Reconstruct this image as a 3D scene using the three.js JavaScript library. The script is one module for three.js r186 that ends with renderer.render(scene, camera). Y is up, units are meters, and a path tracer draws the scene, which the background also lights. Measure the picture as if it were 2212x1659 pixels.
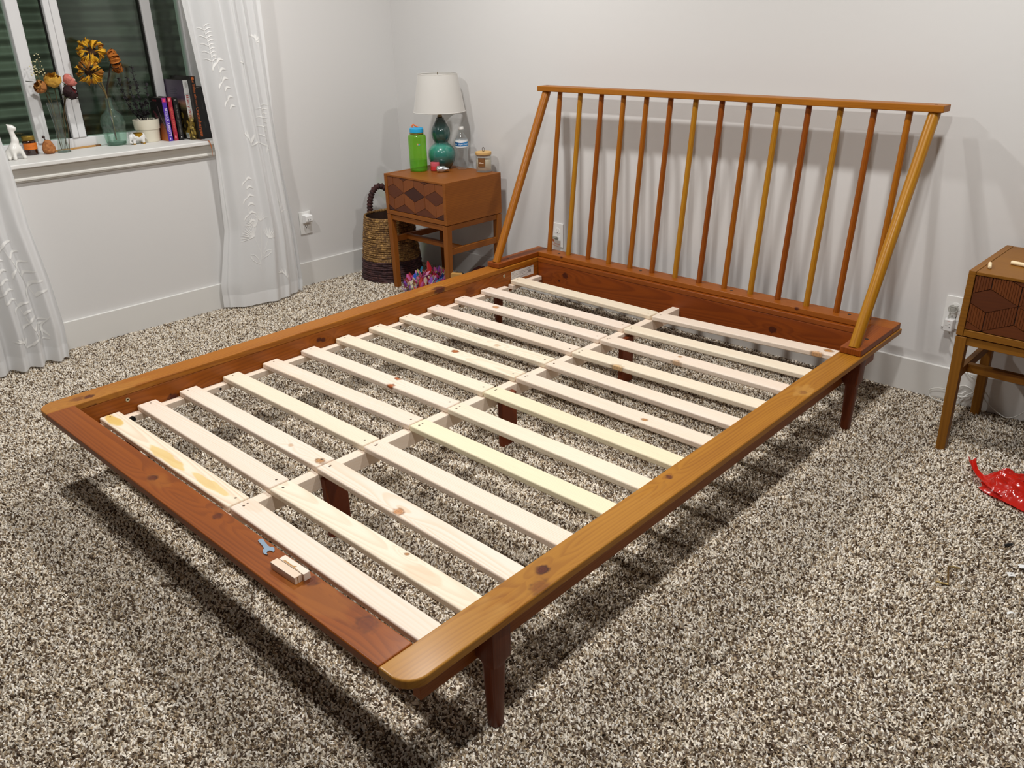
import * as THREE from 'three';
import { RoundedBoxGeometry } from 'three/addons/geometries/RoundedBoxGeometry.js';
import { mergeGeometries, mergeVertices, toCreasedNormals } from 'three/addons/utils/BufferGeometryUtils.js';
import { MarchingCubes } from 'three/addons/objects/MarchingCubes.js';
import { RectAreaLightUniformsLib } from 'three/addons/lights/RectAreaLightUniformsLib.js';

// ---------------------------------------------------------------- camera, sky, lights, exposure
RectAreaLightUniformsLib.init();
const scene = new THREE.Scene();
scene.background = new THREE.Color(0.002, 0.002, 0.003);            // night outside
const camera = new THREE.PerspectiveCamera(49.99, 2212 / 1659, 0.05, 60);
camera.position.set(3.8111, 1.3197, 3.0554);
camera.rotation.set(-0.4207, 0.7707, -0.0229, 'YXZ');
scene.add(camera);
const renderer = new THREE.WebGLRenderer({ antialias: true });
renderer.toneMapping = THREE.LinearToneMapping;
renderer.toneMappingExposure = 1.0;
renderer.shadowMap.enabled = true;
const CEIL = 2.44, ROOM_X = 4.42, ROOM_Z = 3.42;
const LAMP_POWER = 640;                                             // radiance of each ceiling light
const LAMP_COLOR = new THREE.Color(1.0, 0.99, 0.965);
const LAMPS = [[1.15, 1.0, 'nearest the corner of the window wall and headboard wall'], [3.22, 1.0, 'nearest the headboard wall away from the window'],
  [1.15, 2.33, 'by the window wall above the foot of the bed'], [3.22, 2.33, 'farthest from both the window and the headboard']];

// ---------------------------------------------------------------- helpers
function rng(seed) { let s = seed | 0; return () => { s = (s + 0x6d2b79f5) | 0; let t = Math.imul(s ^ (s >>> 15), 1 | s); t = (t + Math.imul(t ^ (t >>> 7), 61 | t)) ^ t; return ((t ^ (t >>> 14)) >>> 0) / 4294967296; }; }
const V = (x, y, z) => new THREE.Vector3(x, y, z);
const lerp = (a, b, t) => a + (b - a) * t, clamp = (x, a = 0, b = 1) => Math.min(b, Math.max(a, x));
const smooth = (a, b, x) => { const t = clamp((x - a) / (b - a)); return t * t * (3 - 2 * t); };
function hash2(x, y, s) { let h = Math.imul(x, 374761393) ^ Math.imul(y, 668265263) ^ Math.imul(s, 2147483647 - 91); h = Math.imul(h ^ (h >>> 13), 1274126177); return ((h ^ (h >>> 16)) >>> 0) / 4294967296; }
function noise(x, y, s = 1) {
  const xi = Math.floor(x), yi = Math.floor(y), fx = x - xi, fy = y - yi, u = fx * fx * (3 - 2 * fx), v = fy * fy * (3 - 2 * fy);
  return lerp(lerp(hash2(xi, yi, s), hash2(xi + 1, yi, s), u), lerp(hash2(xi, yi + 1, s), hash2(xi + 1, yi + 1, s), u), v);
}
const fbm = (x, y, s) => noise(x, y, s) * 0.55 + noise(x * 2.1, y * 2.1, s + 7) * 0.3 + noise(x * 4.3, y * 4.3, s + 13) * 0.15;
const used = new Map();
function numbered(name) { const n = used.get(name) ?? 0; used.set(name, n + 1); return n ? name + '_' + String(n).padStart(3, '0') : name; }
function tag(o, label, category, group, kind) { o.userData.label = label; if (category) o.userData.category = category; if (group) o.userData.group = group; if (kind) o.userData.kind = kind; return o; }
function thing(name, label, category, [x, y, z] = [0, 0, 0], turn = 0, group) {
  const o = new THREE.Group(); o.name = numbered(name); o.position.set(x, y, z); o.rotation.y = turn; scene.add(o);
  return tag(o, label, category, group);
}
function obj(name, geo, mat, parent) {
  const m = new THREE.Mesh(Array.isArray(geo) ? mergeGeometries(geo.map(plain)) : geo, mat);
  m.name = parent === scene ? numbered(name) : name; m.castShadow = m.receiveShadow = true; parent.add(m); return m;
}
function plain(g) {                                                 // same attributes everywhere, so that pieces merge
  const h = g.index ? g.toNonIndexed() : g.clone();
  for (const k of Object.keys(h.attributes)) if (!['position', 'normal', 'uv'].includes(k)) h.deleteAttribute(k);
  if (!h.attributes.normal) h.computeVertexNormals();
  if (!h.attributes.uv) h.setAttribute('uv', new THREE.BufferAttribute(new Float32Array(h.attributes.position.count * 2), 2));
  h.morphAttributes = {}; return h;
}
const mv = (g, x, y, z) => g.translate(x, y, z);
const std = (o) => new THREE.MeshStandardMaterial(o), phy = (o) => new THREE.MeshPhysicalMaterial(o);
const hex = (h) => new THREE.Color(h);
function rbox(w, h, d, r = 0.002, seg = 1) { return new RoundedBoxGeometry(w, h, d, seg, Math.min(r, w * 0.49, h * 0.49, d * 0.49)); }
function box(x0, x1, y0, y1, z0, z1, r = 0) { const g = r ? rbox(x1 - x0, y1 - y0, z1 - z0, r) : new THREE.BoxGeometry(x1 - x0, y1 - y0, z1 - z0); return g.translate((x0 + x1) / 2, (y0 + y1) / 2, (z0 + z1) / 2); }
// uv in metres, each face by its own normal; the grain axis runs along u
function metric(g, grain = 'x', off = 0) {
  const h = plain(g), p = h.attributes.position, uv = h.attributes.uv, a = { x: 0, y: 1, z: 2 }[grain], n = V(), A = V(), B = V(), C = V();
  for (let i = 0; i < p.count; i += 3) {
    A.fromBufferAttribute(p, i); B.fromBufferAttribute(p, i + 1); C.fromBufferAttribute(p, i + 2);
    n.copy(B).sub(A).cross(C.clone().sub(A));
    const q = [Math.abs(n.x), Math.abs(n.y), Math.abs(n.z)]; let m = q.indexOf(Math.max(...q)), rest = [0, 1, 2].filter((k) => k !== m);
    const ua = rest.includes(a) ? a : rest[0], va = rest.find((k) => k !== ua);
    [A, B, C].forEach((w, k) => uv.setXY(i + k, w.getComponent(ua) + off, w.getComponent(va) + off * 0.37));
  }
  return h;
}
// a board: length along x, thickness along y, width along z; its texture wraps once round the long edges
function board(len, t, w, r = 0.003, seg = 2) {
  const h = plain(rbox(len, t, w, r, seg)), p = h.attributes.position, uv = h.attributes.uv, n = V(), A = V(), B = V(), C = V(), total = w + 2 * t;
  for (let i = 0; i < p.count; i += 3) {
    A.fromBufferAttribute(p, i); B.fromBufferAttribute(p, i + 1); C.fromBufferAttribute(p, i + 2);
    n.copy(B).sub(A).cross(C.clone().sub(A)).normalize();
    [A, B, C].forEach((q, k) => {
      let v = q.z + w / 2 + t;
      if (Math.abs(n.z) > Math.abs(n.y) && Math.abs(n.z) > Math.abs(n.x)) v = n.z > 0 ? w + t + (t / 2 - q.y) : t - (t / 2 - q.y);
      uv.setXY(i + k, clamp((q.x + len / 2) / len, 0.001, 0.999), clamp(v / total, 0.002, 0.998));
    });
  }
  return h;
}
function tube(points, r, seg = 24, rad = 8, closed = false) { return new THREE.TubeGeometry(new THREE.CatmullRomCurve3(points.map((p) => (p.isVector3 ? p : V(...p))), closed, 'catmullrom', 0.5), seg, r, rad, closed); }
function lathe(pts, seg = 40) { return new THREE.LatheGeometry(pts.map(([x, y]) => new THREE.Vector2(x, y)), seg); }
function spline(pts, n = 40) { return new THREE.SplineCurve(pts.map(([x, y]) => new THREE.Vector2(x, y))).getPoints(n).map((p) => [Math.max(p.x, 0.0001), p.y]); }
function cyl(a, b, ra, rb = ra, seg = 14, open = false) {            // cylinder from a to b, uv u along its length
  const A = V(...a), B = V(...b), d = B.clone().sub(A), g = new THREE.CylinderGeometry(rb, ra, d.length(), seg, 1, open);
  const uv = g.attributes.uv; for (let i = 0; i < uv.count; i++) uv.setXY(i, uv.getY(i), uv.getX(i));
  g.applyQuaternion(new THREE.Quaternion().setFromUnitVectors(V(0, 1, 0), d.clone().normalize()));
  return g.translate(...A.add(B).multiplyScalar(0.5).toArray());
}
function param(nu, nv, f, closed = false) {                          // grid surface f(u, v) -> Vector3
  const pos = [], uv = [], idx = [];
  for (let j = 0; j <= nv; j++) for (let i = 0; i <= nu; i++) { const p = f(i / nu, j / nv); pos.push(p.x, p.y, p.z); uv.push(i / nu, j / nv); }
  for (let j = 0; j < nv; j++) for (let i = 0; i < nu; i++) { const a = j * (nu + 1) + i, b = a + 1, c = a + nu + 1, d = c + 1; idx.push(a, b, d, a, d, c); }
  const g = new THREE.BufferGeometry(); g.setAttribute('position', new THREE.Float32BufferAttribute(pos, 3)); g.setAttribute('uv', new THREE.Float32BufferAttribute(uv, 2)); g.setIndex(idx); g.computeVertexNormals(); return g;
}
function flat(poly, depth, bevel = 0) {                              // polygon in x-z (plan), thickness depth upward
  const s = new THREE.Shape(poly.map(([x, z]) => new THREE.Vector2(x, -z)));
  const g = new THREE.ExtrudeGeometry(s, { depth: depth - 2 * bevel, bevelEnabled: bevel > 0, bevelThickness: bevel, bevelSize: bevel, bevelOffset: -bevel, bevelSegments: 2, curveSegments: 10 });
  return g.rotateX(-Math.PI / 2).translate(0, bevel, 0);
}
const smin = (a, b, k) => { const h = clamp(0.5 + 0.5 * (b - a) / k); return lerp(b, a, h) - k * h * (1 - h); };
function capsule(p, a, b, ra, rb) { const ab = b.clone().sub(a), t = clamp(p.clone().sub(a).dot(ab) / ab.lengthSq()); return p.distanceTo(a.clone().addScaledVector(ab, t)) - lerp(ra, rb, t); }
function sdfMesh(f, [cx, cy, cz], half, res = 40) {                  // one continuous surface from a distance field
  const mc = new MarchingCubes(res, undefined, false, false, 60000); mc.isolation = 0; const h = res / 2, p = V();
  for (let k = 0; k < res; k++) for (let j = 0; j < res; j++) for (let i = 0; i < res; i++) { p.set(cx + (i - h) / h * half, cy + (j - h) / h * half, cz + (k - h) / h * half); mc.field[i + j * res + k * res * res] = -f(p); }
  mc.update(); const n = mc.count, pos = new Float32Array(n * 3);
  for (let i = 0; i < n; i++) { pos[i * 3] = cx + mc.positionArray[i * 3] * half; pos[i * 3 + 1] = cy + mc.positionArray[i * 3 + 1] * half; pos[i * 3 + 2] = cz + mc.positionArray[i * 3 + 2] * half; }
  let g = new THREE.BufferGeometry(); g.setAttribute('position', new THREE.BufferAttribute(pos, 3)); g = mergeVertices(g, 1e-5); g.computeVertexNormals(); return g;
}
// ---------------------------------------------------------------- textures
function dataTex(w, h, f, repeat = true) {
  const d = new Uint8Array(w * h * 4);
  for (let j = 0; j < h; j++) for (let i = 0; i < w; i++) { const c = f((i + 0.5) / w, (j + 0.5) / h), k = (j * w + i) * 4; d[k] = clamp(c[0], 0, 255); d[k + 1] = clamp(c[1], 0, 255); d[k + 2] = clamp(c[2], 0, 255); d[k + 3] = 255; }
  const t = new THREE.DataTexture(d, w, h); t.colorSpace = THREE.SRGBColorSpace; t.magFilter = THREE.LinearFilter; t.minFilter = THREE.LinearMipmapLinearFilter; t.generateMipmaps = true;
  if (repeat) t.wrapS = t.wrapT = THREE.RepeatWrapping; t.needsUpdate = true; return t;
}
const rgb = (h) => [(h >> 16) & 255, (h >> 8) & 255, h & 255];
const mix3 = (a, b, t) => [lerp(a[0], b[0], t), lerp(a[1], b[1], t), lerp(a[2], b[2], t)];
// wood over len x wid metres. rings: phase = A y + B y^2 + S u (per metre); knots: [u m, v m, radius m, darkness]
function wood({ w, h, len, wid, seed, early, late, A = 180, B = 0, S = 2, v0 = 0.5, k = 0.5, fine = 0.1, blotch = 0.12, knots = [], patches = [], dots = [], knot = 0x5a2a10, tint }) {
  const e = rgb(early), l = rgb(late), kn = rgb(knot), tn = tint ? rgb(tint) : l;
  return dataTex(w, h, (s, t) => {
    const u = s * len, v = t * wid; let y = v - v0 * wid + (noise(u * 2.2, v * 6, seed) - 0.5) * 0.022 + (noise(u * 9, v * 14, seed + 3) - 0.5) * 0.004;
    let ph = A * y + B * y * y + S * u + noise(u * 1.3, 5, seed + 5) * 2, kd = 0, kr = 0;
    for (const [ku, kv, r, dk] of knots) {
      const dx = (u - ku) / 1.25, dy = v - kv, d = Math.sqrt(dx * dx + dy * dy) / r, far = Math.hypot((u - ku) / 3.2, dy) / r;
      ph += 2.6 * Math.exp(-far * far / 5) * Math.sign(dy + 1e-6) * (A ? 1 : -1); if (d < 1.6) { const a = (1 - smooth(0.55, 1.4, d + (noise(u * 160, v * 160, seed) - 0.5) * 0.5)) * dk; if (a > kd) { kd = a; kr = d; } }
    }
    const f = ph - Math.floor(ph), ring = smooth(0.25, 0.85, f) * (1 - smooth(0.88, 1, f)) * lerp(0.55, 1, hash2(Math.floor(ph), 3, seed));
    let c = mix3(e, l, clamp(ring * k + (noise(u * 7, v * 620, seed + 9) - 0.5) * fine * 2 + (noise(u * 40, v * 1400, seed + 11) - 0.5) * fine + (fbm(u * 3.2, v * 20, seed + 17) - 0.5) * blotch * 2 + 0.12));
    for (const [pu, pv, ru, rv, a] of patches) { const d = Math.hypot((u - pu) / ru, (v - pv) / rv) + (noise(u * 30, v * 90, seed + 21) - 0.5) * 0.5; c = mix3(c, tn, (1 - smooth(0.75, 1.05, d)) * a); }
    if (kd > 0) c = mix3(c, mix3(kn, [kn[0] * 0.55, kn[1] * 0.5, kn[2] * 0.5], smooth(0.65, 0.95, kr) * 0.9 + 0.25 * Math.sin(kr * 16)), kd);
    for (const [du, dv, r] of dots) if (Math.hypot(u - du, v - dv) < r) c = [70, 48, 30];
    return c;
  }, false);
}
function canvasTex(w, h, draw) { const c = document.createElement('canvas'); c.width = w; c.height = h; draw(c.getContext('2d'), w, h); const t = new THREE.CanvasTexture(c); t.colorSpace = THREE.SRGBColorSpace; t.anisotropy = 8; return t; }
function grey(w, h, f) { const t = dataTex(w, h, (s, v) => { const g = f(s, v) * 255; return [g, g, g]; }); t.colorSpace = THREE.NoColorSpace; return t; }
const rep = (t, x, y) => { const c = t.clone(); c.wrapS = c.wrapT = THREE.RepeatWrapping; c.repeat.set(x, y); c.needsUpdate = true; return c; };

// ---------------------------------------------------------------- ceiling lights
const M = {
  wall: null, trim: std({ color: hex(0xdedcd8), roughness: 0.5 }), white: std({ color: hex(0xe6e4e0), roughness: 0.45 }),
  glow: std({ color: 0xffffff, emissive: LAMP_COLOR, emissiveIntensity: 6 }), black: std({ color: 0x0b0a0a, roughness: 0.6 }), steel: std({ color: 0xb9bcc0, metalness: 1, roughness: 0.28 }),
};
for (const [x, z, where] of LAMPS) {
  const t = thing('ceiling_light', 'round white recessed ceiling light ' + where, 'ceiling light', [x, CEIL, z]);
  obj('trim_ring', lathe([[0.062, -0.004], [0.066, -0.009], [0.082, -0.008], [0.086, 0.0]], 40), M.white, t);
  obj('diffuser', new THREE.CircleGeometry(0.063, 40).rotateX(Math.PI / 2).translate(0, -0.004, 0), M.glow, t);
  const a = new THREE.RectAreaLight(LAMP_COLOR, LAMP_POWER, 0.11, 0.11); a.position.set(x, CEIL - 0.012, z); a.lookAt(x, 0, z); scene.add(a);
}

// ---------------------------------------------------------------- room shell
function wallTex(seed) { return grey(256, 256, (s, t) => 0.5 + (fbm(s * 40, t * 40, seed) - 0.5) * 0.8); }
M.wall = std({ color: hex(0xd8d6d4), roughness: 0.62, bumpMap: rep(wallTex(4), 1, 1), bumpScale: 0.0003 });
const carpetBase = dataTex(512, 512, (s, t) => { const n = noise(s * 128, t * 128, 2) * 0.6 + noise(s * 300, t * 300, 5) * 0.4; return mix3([66, 52, 42], [150, 134, 116], smooth(0.3, 0.75, n)); });
carpetBase.repeat.set(2.2, 2.2);
function struct(name, geo, mat) { const o = obj(name, geo, mat, scene); o.userData.kind = 'structure'; return o; }
struct('floor', metric(box(-0.1, ROOM_X + 0.1, -0.12, 0, -0.1, ROOM_Z + 0.1)), std({ map: carpetBase, roughness: 1 }));
M.dim = std({ color: hex(0x4c4a49), roughness: 0.7, bumpMap: M.wall.bumpMap, bumpScale: 0.0003 });  // unseen ceiling and walls darkened to cut bounce light and deepen shadows
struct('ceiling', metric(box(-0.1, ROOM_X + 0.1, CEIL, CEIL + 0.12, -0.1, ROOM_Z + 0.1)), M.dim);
struct('wall_back', metric(box(-0.3, ROOM_X + 0.12, 0, CEIL, -0.12, 0)), M.wall);
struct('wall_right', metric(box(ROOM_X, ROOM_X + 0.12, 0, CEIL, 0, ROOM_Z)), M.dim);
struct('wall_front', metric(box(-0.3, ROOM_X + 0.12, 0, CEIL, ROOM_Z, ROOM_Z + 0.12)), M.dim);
const WZ0 = 1.04, WZ1 = 2.21, WY0 = 0.796, WY1 = 2.02, WD = -0.33;   // window opening in the thick left wall
struct('wall_left', [metric(box(WD, 0, 0, WY0, 0, ROOM_Z)), metric(box(WD, 0, WY1, CEIL, 0, ROOM_Z)), metric(box(WD, 0, WY0, WY1, 0, WZ0)), metric(box(WD, 0, WY0, WY1, WZ1, ROOM_Z))], M.wall);
const BBH = 0.128;
function base(name, x0, x1, z0, z1) { struct(name, box(x0, x1, 0, BBH, z0, z1, 0.003), M.trim); }
base('baseboard_left', 0, 0.013, 0.013, ROOM_Z); base('baseboard_back', 0, ROOM_X, 0, 0.013); base('baseboard_right', ROOM_X - 0.013, ROOM_X, 0.013, ROOM_Z - 0.013); base('baseboard_front', 0.013, ROOM_X, ROOM_Z - 0.013, ROOM_Z);

// window: vinyl slider at the back of the recess, deep white sill with moulded apron
{
  const w = new THREE.Group(); w.name = 'window_1'; w.userData.kind = 'structure'; scene.add(w); w.userData.label = 'white sliding window above a deep white sill';
  const vinyl = std({ color: hex(0xd9d8d8), roughness: 0.4 }), dark = std({ color: 0x15110f, roughness: 0.5 });
  const X1 = -0.25, X0 = -0.31;
  obj('window_frame', [box(X0, X1 - 0.004, WY0 + 0.018, 0.858, WZ0, WZ1, 0.003), box(X0, X1 - 0.004, WY1 - 0.05, WY1, WZ0, WZ1, 0.003), box(X0, X1 - 0.012, 0.84, WY1, WZ0, 1.05, 0.002), box(X0, X1 - 0.004, 0.84, WY1, 2.17, WZ1, 0.003)], vinyl, w);
  obj('stile', box(X0 + 0.01, X1, 0.858, WY1 - 0.05, 1.193, 1.237, 0.004), vinyl, w);
  obj('stile', box(X0 + 0.01, X1, 0.858, WY1 - 0.05, 1.595, 1.628, 0.004), vinyl, w);
  obj('stile', box(X0 + 0.01, X1 + 0.003, 0.858, WY1 - 0.05, 1.629, 1.656, 0.004), vinyl, w);
  obj('stile', box(X0 + 0.01, X1 + 0.004, 0.85, WY1 - 0.05, 1.752, 1.802, 0.004), vinyl, w);
  obj('gasket', [box(-0.285, -0.262, 0.858, WY1 - 0.05, 1.589, 1.5955), box(-0.285, -0.262, 0.858, WY1 - 0.05, 1.2365, 1.243), box(-0.285, -0.268, 0.858, WY1 - 0.05, 1.749, 1.7525), box(-0.285, -0.268, 0.858, WY1 - 0.05, 1.6555, 1.66)], dark, w);
  const glass = phy({ color: 0xf4fff8, transmission: 1, roughness: 0.0, thickness: 0, ior: 1.5, specularIntensity: 1 });
  for (const [a, b] of [[1.05, 1.193], [1.237, 1.595], [1.656, 1.752], [1.802, 2.17]]) for (const px of [-0.274, -0.288]) obj('pane', new THREE.PlaneGeometry(b - a, WY1 - 0.05 - 0.858).rotateY(Math.PI / 2).translate(px, (WY1 - 0.05 + 0.858) / 2, (a + b) / 2), glass, w);
  obj('window_sill', [box(-0.31, 0.0, 0.796, 0.814, WZ0, WZ1), box(-0.003, 0.04, 0.796, 0.814, 0.95, 2.3, 0.004)], M.trim, w);
  const prof = new THREE.Shape([[0, 0.738], [0.009, 0.738], [0.011, 0.744], [0.017, 0.746], [0.017, 0.752], [0.012, 0.756], [0.012, 0.772], [0.016, 0.776], [0.02, 0.784], [0.026, 0.79], [0.026, 0.796], [0, 0.796]].map(([x, y]) => new THREE.Vector2(x, y)));
  obj('sill_apron', new THREE.ExtrudeGeometry(prof, { depth: 1.29, bevelEnabled: false }).translate(0, 0, 0.98), std({ color: hex(0xd0cdc6), roughness: 0.5 }), w);
}
// outside: the corrugated steel wall of the window well and its gravel
{
  const zc = 1.63, R = 0.66;
  const steel = std({ color: 0xb4b0ac, metalness: 0.0, roughness: 0.55, map: dataTex(256, 256, (s, t) => { const n = fbm(s * 14, t * 9, 33) * 0.7 + noise(s * 60, t * 3, 8) * 0.3; return mix3([112, 108, 104], [214, 222, 208], n); }) });
  const well = obj('window_well', param(72, 300, (u, v) => { const a = Math.PI * (u - 0.5), y = 0.45 + v * 1.95, r = R + 0.014 * Math.sin(y * 2 * Math.PI / 0.0715); return V(WD - 0.02 - Math.cos(a) * r * 0.95, y, zc + Math.sin(a) * r * 1.02); }), steel, scene);
  well.material.side = THREE.DoubleSide; tag(well, 'dark corrugated steel window well outside the window glass', 'window well');
  const g = obj('gravel', param(40, 40, (u, v) => V(WD - 0.02 - Math.sin(Math.PI * v) * u * 0.6, 0.62 + 0.03 * noise(u * 30, v * 40, 3), 1.63 - Math.cos(Math.PI * v) * u * 0.64)), std({ color: 0x5d564e, roughness: 1 }), scene);
  tag(g, 'grey gravel at the bottom of the window well', 'gravel', null, 'stuff');
}

// ---------------------------------------------------------------- the bed frame (local axes: x across, z from headboard to foot)
{
  const BZ0 = 1.3, YAW = 0.013052, PX = 2.0509;
  const bed = thing('bed_frame', 'stained pine spindle bed frame with bare pale slats and no mattress', 'bed frame', [PX + BZ0 * Math.sin(YAW), 0, BZ0 * Math.cos(YAW)], YAW);
  const EARLY = 0x96500f, LATE = 0x743806;
  const stain = (o) => phy({ roughness: 0.5, specularIntensity: 0.5, clearcoat: 0.12, clearcoatRoughness: 0.2, ...o });
  const stained = (len, wid, seed, o = {}) => wood({ w: Math.min(1536, Math.round(len * 640)), h: Math.max(48, Math.round(wid * 900)), len, wid, seed, early: EARLY, late: LATE, A: 130, B: 1500, S: 2.5, k: 0.5, fine: 0.1, blotch: 0.3, knot: 0x4a1a0a, ...o });
  const put = (name, geo, mat, x, y, z, ry = 0, rx = 0) => { const m = obj(name, geo, mat, bed); m.position.set(x, y, z - BZ0); m.rotation.set(rx, ry, 0, 'YXZ'); return m; };
  const H = 0.2815, T = 0.021, XI = 0.7725, XO = 0.8526, ZF = 2.4345, ZH = 0.15;

  // side rail boards with their rounded foot corner
  for (const s of [-1, 1]) {
    const r = 0.047, sh = new THREE.Shape(), x0 = XI, x1 = XO;
    sh.moveTo(x0, -ZH); sh.lineTo(x0, -ZF); sh.lineTo(x1 - r, -ZF); sh.absarc(x1 - r, -(ZF - r), r, -Math.PI / 2, 0, false); sh.lineTo(x1, -ZH); sh.lineTo(x0, -ZH);
    const b = 0.0035, g = plain(new THREE.ExtrudeGeometry(sh, { depth: T - 2 * b, bevelEnabled: true, bevelThickness: b, bevelSize: b, bevelOffset: -b, bevelSegments: 3, curveSegments: 12 }).rotateX(-Math.PI / 2).translate(0, H - T + b, -BZ0));
    const p = g.attributes.position, uv = g.attributes.uv, n = g.attributes.normal;
    for (let i = 0; i < p.count; i++) {
      uv.setXY(i, clamp((p.getZ(i) + BZ0 - ZH) / (ZF - ZH)), clamp((p.getX(i) - x0 + (Math.abs(n.getX(i)) > 0.7 ? (H - p.getY(i)) : 0)) / 0.103));
      if (s < 0) { p.setX(i, -p.getX(i)); n.setX(i, -n.getX(i)); }
    }
    if (s < 0) for (const at of [p, n, uv]) for (let i = 0; i < p.count; i += 3) { const k = at.itemSize, a = at.array; for (let c = 0; c < k; c++) { const t = a[(i + 1) * k + c]; a[(i + 1) * k + c] = a[(i + 2) * k + c]; a[(i + 2) * k + c] = t; } }
    const kn = s > 0 ? [[1.886, 0.034, 0.012, 0.9], [1.93, 0.068, 0.02, 0.35], [1.402, 0.026, 0.008, 0.7], [0.73, 0.055, 0.01, 0.3]] : [[2.15, 0.03, 0.012, 0.8], [2.18, 0.038, 0.016, 0.4], [0.72, 0.004, 0.022, 0.85]];
    const pa = s > 0 ? [[2.2, 0.04, 0.22, 0.06, 0.35], [1.75, 0.04, 0.3, 0.06, 0.2], [0.72, 0.05, 0.05, 0.03, 0.55]] : [[2.2, 0.03, 0.25, 0.05, 0.3], [0.75, 0.03, 0.09, 0.02, 0.4]];
    obj('side_rail', g, stain({ map: stained(ZF - ZH, 0.103, s > 0 ? 11 : 12, { knots: kn, patches: pa, tint: 0xb98a48, early: s > 0 ? 0xa8701e : 0xa8681a, late: s > 0 ? 0x865010 : 0x86480e, B: 700, v0: 0.3, A: 90 }) }), bed);
  }
  // foot board between the rails, head board under the ledge
  const footTex = stained(1.543, 0.1235, 14, { knots: [[0.6, 0.065, 0.011, 0.7], [0.885, 0.045, 0.01, 0.6], [1.25, 0.04, 0.014, 0.6], [1.44, 0.045, 0.02, 0.4]], patches: [[1.3, 0.06, 0.12, 0.04, 0.4], [0.62, 0.06, 0.05, 0.025, 0.35]], tint: 0xa2662a, A: 80, B: 900, early: 0x904a0c, late: 0x703406 });
  put('foot_board', board(1.543, T, 0.0815, 0.0035), stain({ map: footTex }), 0, H - T / 2, ZF - 0.0815 / 2);
  put('head_board', board(1.543, T, 0.1, 0.0035), stain({ map: stained(1.543, 0.142, 15, { A: 60, early: 0x924a0e, late: 0x6c3006 }) }), 0, H - T / 2, 0.2);
  // aprons, set under the boards
  const apronTex = (seed, kn = []) => stained(2.1, 0.14, seed, { early: 0x9c5410, late: 0x783c08, A: 100, B: 500, knots: kn });
  const leftApron = put('side_apron', board(2.15, 0.0225, 0.0955, 0.002), stain({ map: apronTex(21, [[0.3, 0.08, 0.013, 0.95], [0.86, 0.05, 0.008, 0.9], [0.88, 0.055, 0.007, 0.9], [1.63, 0.06, 0.02, 0.35]]) }), -XI - 0.0115, 0.2125, 1.29, Math.PI / 2, Math.PI / 2);
  put('side_apron', board(2.15, 0.0225, 0.0955, 0.002), stain({ map: apronTex(22) }), XI + 0.0115, 0.2125, 1.29, Math.PI / 2, Math.PI / 2);
  put('head_apron', board(1.54, 0.022, 0.106, 0.002), stain({ map: stained(1.54, 0.15, 23, { early: 0x8c420c, late: 0x682a05, A: 40, B: 900, S: 5, knots: [[0.165, 0.06, 0.013, 0.95], [0.13, 0.09, 0.005, 0.9], [1.19, 0.08, 0.012, 0.95]] }) }), 0, 0.2075, 0.238, 0, Math.PI / 2);
  put('foot_apron', board(1.5, 0.022, 0.09, 0.002), stain({ map: apronTex(24) }), 0, 0.2145, 2.366, 0, Math.PI / 2);
  // the U-shaped ledge that carries the headboard
  const ledgeTex = stained(1.7, 0.12, 25, { early: 0x9a5410, late: 0x763a08, knots: [[0.21, 0.1, 0.006, 0.95], [1.35, 0.1, 0.007, 0.9]] });
  put('ledge', board(1.697, 0.0225, 0.078, 0.003), stain({ map: ledgeTex }), 0, H + 0.0008 + 0.01125, 0.196);
  for (const s of [-1, 1]) put('ledge_arm', board(0.272, 0.0225, 0.07, 0.003), stain({ map: stained(0.272, 0.115, 26 + s, { early: 0x90480e, late: 0x6c3006 }) }), s * 0.8135, H + 0.0008 + 0.01125, 0.3715, Math.PI / 2);
  for (const [x, z] of [[-0.68, 0.203], [-0.228, 0.197], [0.21, 0.202], [0.677, 0.188], [-0.809, 0.413], [0.82, 0.392]]) obj('bolt_hole', cyl([x, 0.3, z - BZ0], [x, 0.3052, z - BZ0], 0.0062, 0.0062, 14), M.black, bed);
  // headboard: top rail, two slanted posts, fourteen spindles
  put('top_rail', board(1.714, 0.0222, 0.0655, 0.003), stain({ map: stained(1.714, 0.11, 30, { early: 0xa86814, late: 0x844a0a }) }), 0, 1.0191, 0.1143);
  for (const s of [-1, 1]) obj('plug', cyl([s * 0.823, 1.028, 0.117 - BZ0], [s * 0.823, 1.0308, 0.117 - BZ0], 0.006, 0.006, 12), std({ color: 0x4a2410, roughness: 0.6 }), bed);
  const rodTex = [[0xa86612, 0x844808], [0x98520e, 0x743606], [0xb27c1c, 0x90580e], [0xa05c10, 0x7c4008], [0x904a0c, 0x6c3005]].map(([a, b], i) => wood({ w: 420, h: 64, len: 0.72, wid: 0.07, seed: 40 + i, early: a, late: b, A: 160, S: 3, k: 0.5, blotch: 0.25, fine: 0.12 }));
  const rodMat = rodTex.map((t) => stain({ map: t, roughness: 0.38 }));
  const tone = [3, 2, 1, 0, 3, 1, 2, 4, 3, 2, 4, 2, 1, 0];
  for (let i = 0; i < 14; i++) { const x = -0.7485 + i * 0.11485; obj('spindle', cyl([x, 0.3, 0.192 - BZ0], [x, 1.01, 0.115 - BZ0], 0.0112, 0.0108, 18), rodMat[tone[i]], bed); }
  for (const s of [-1, 1]) obj('post', cyl([s * 0.8145, 0.3, 0.484 - BZ0], [s * 0.8235, 1.01, 0.117 - BZ0], 0.0178, 0.019, 26), rodMat[s > 0 ? 2 : 0], bed);
  // legs: square block, chamfer, round taper
  const legTex = stain({ map: wood({ w: 200, h: 128, len: 0.27, wid: 0.2, seed: 51, early: 0x743414, late: 0x54220c, A: 140, k: 0.45, blotch: 0.25 }) });
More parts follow.
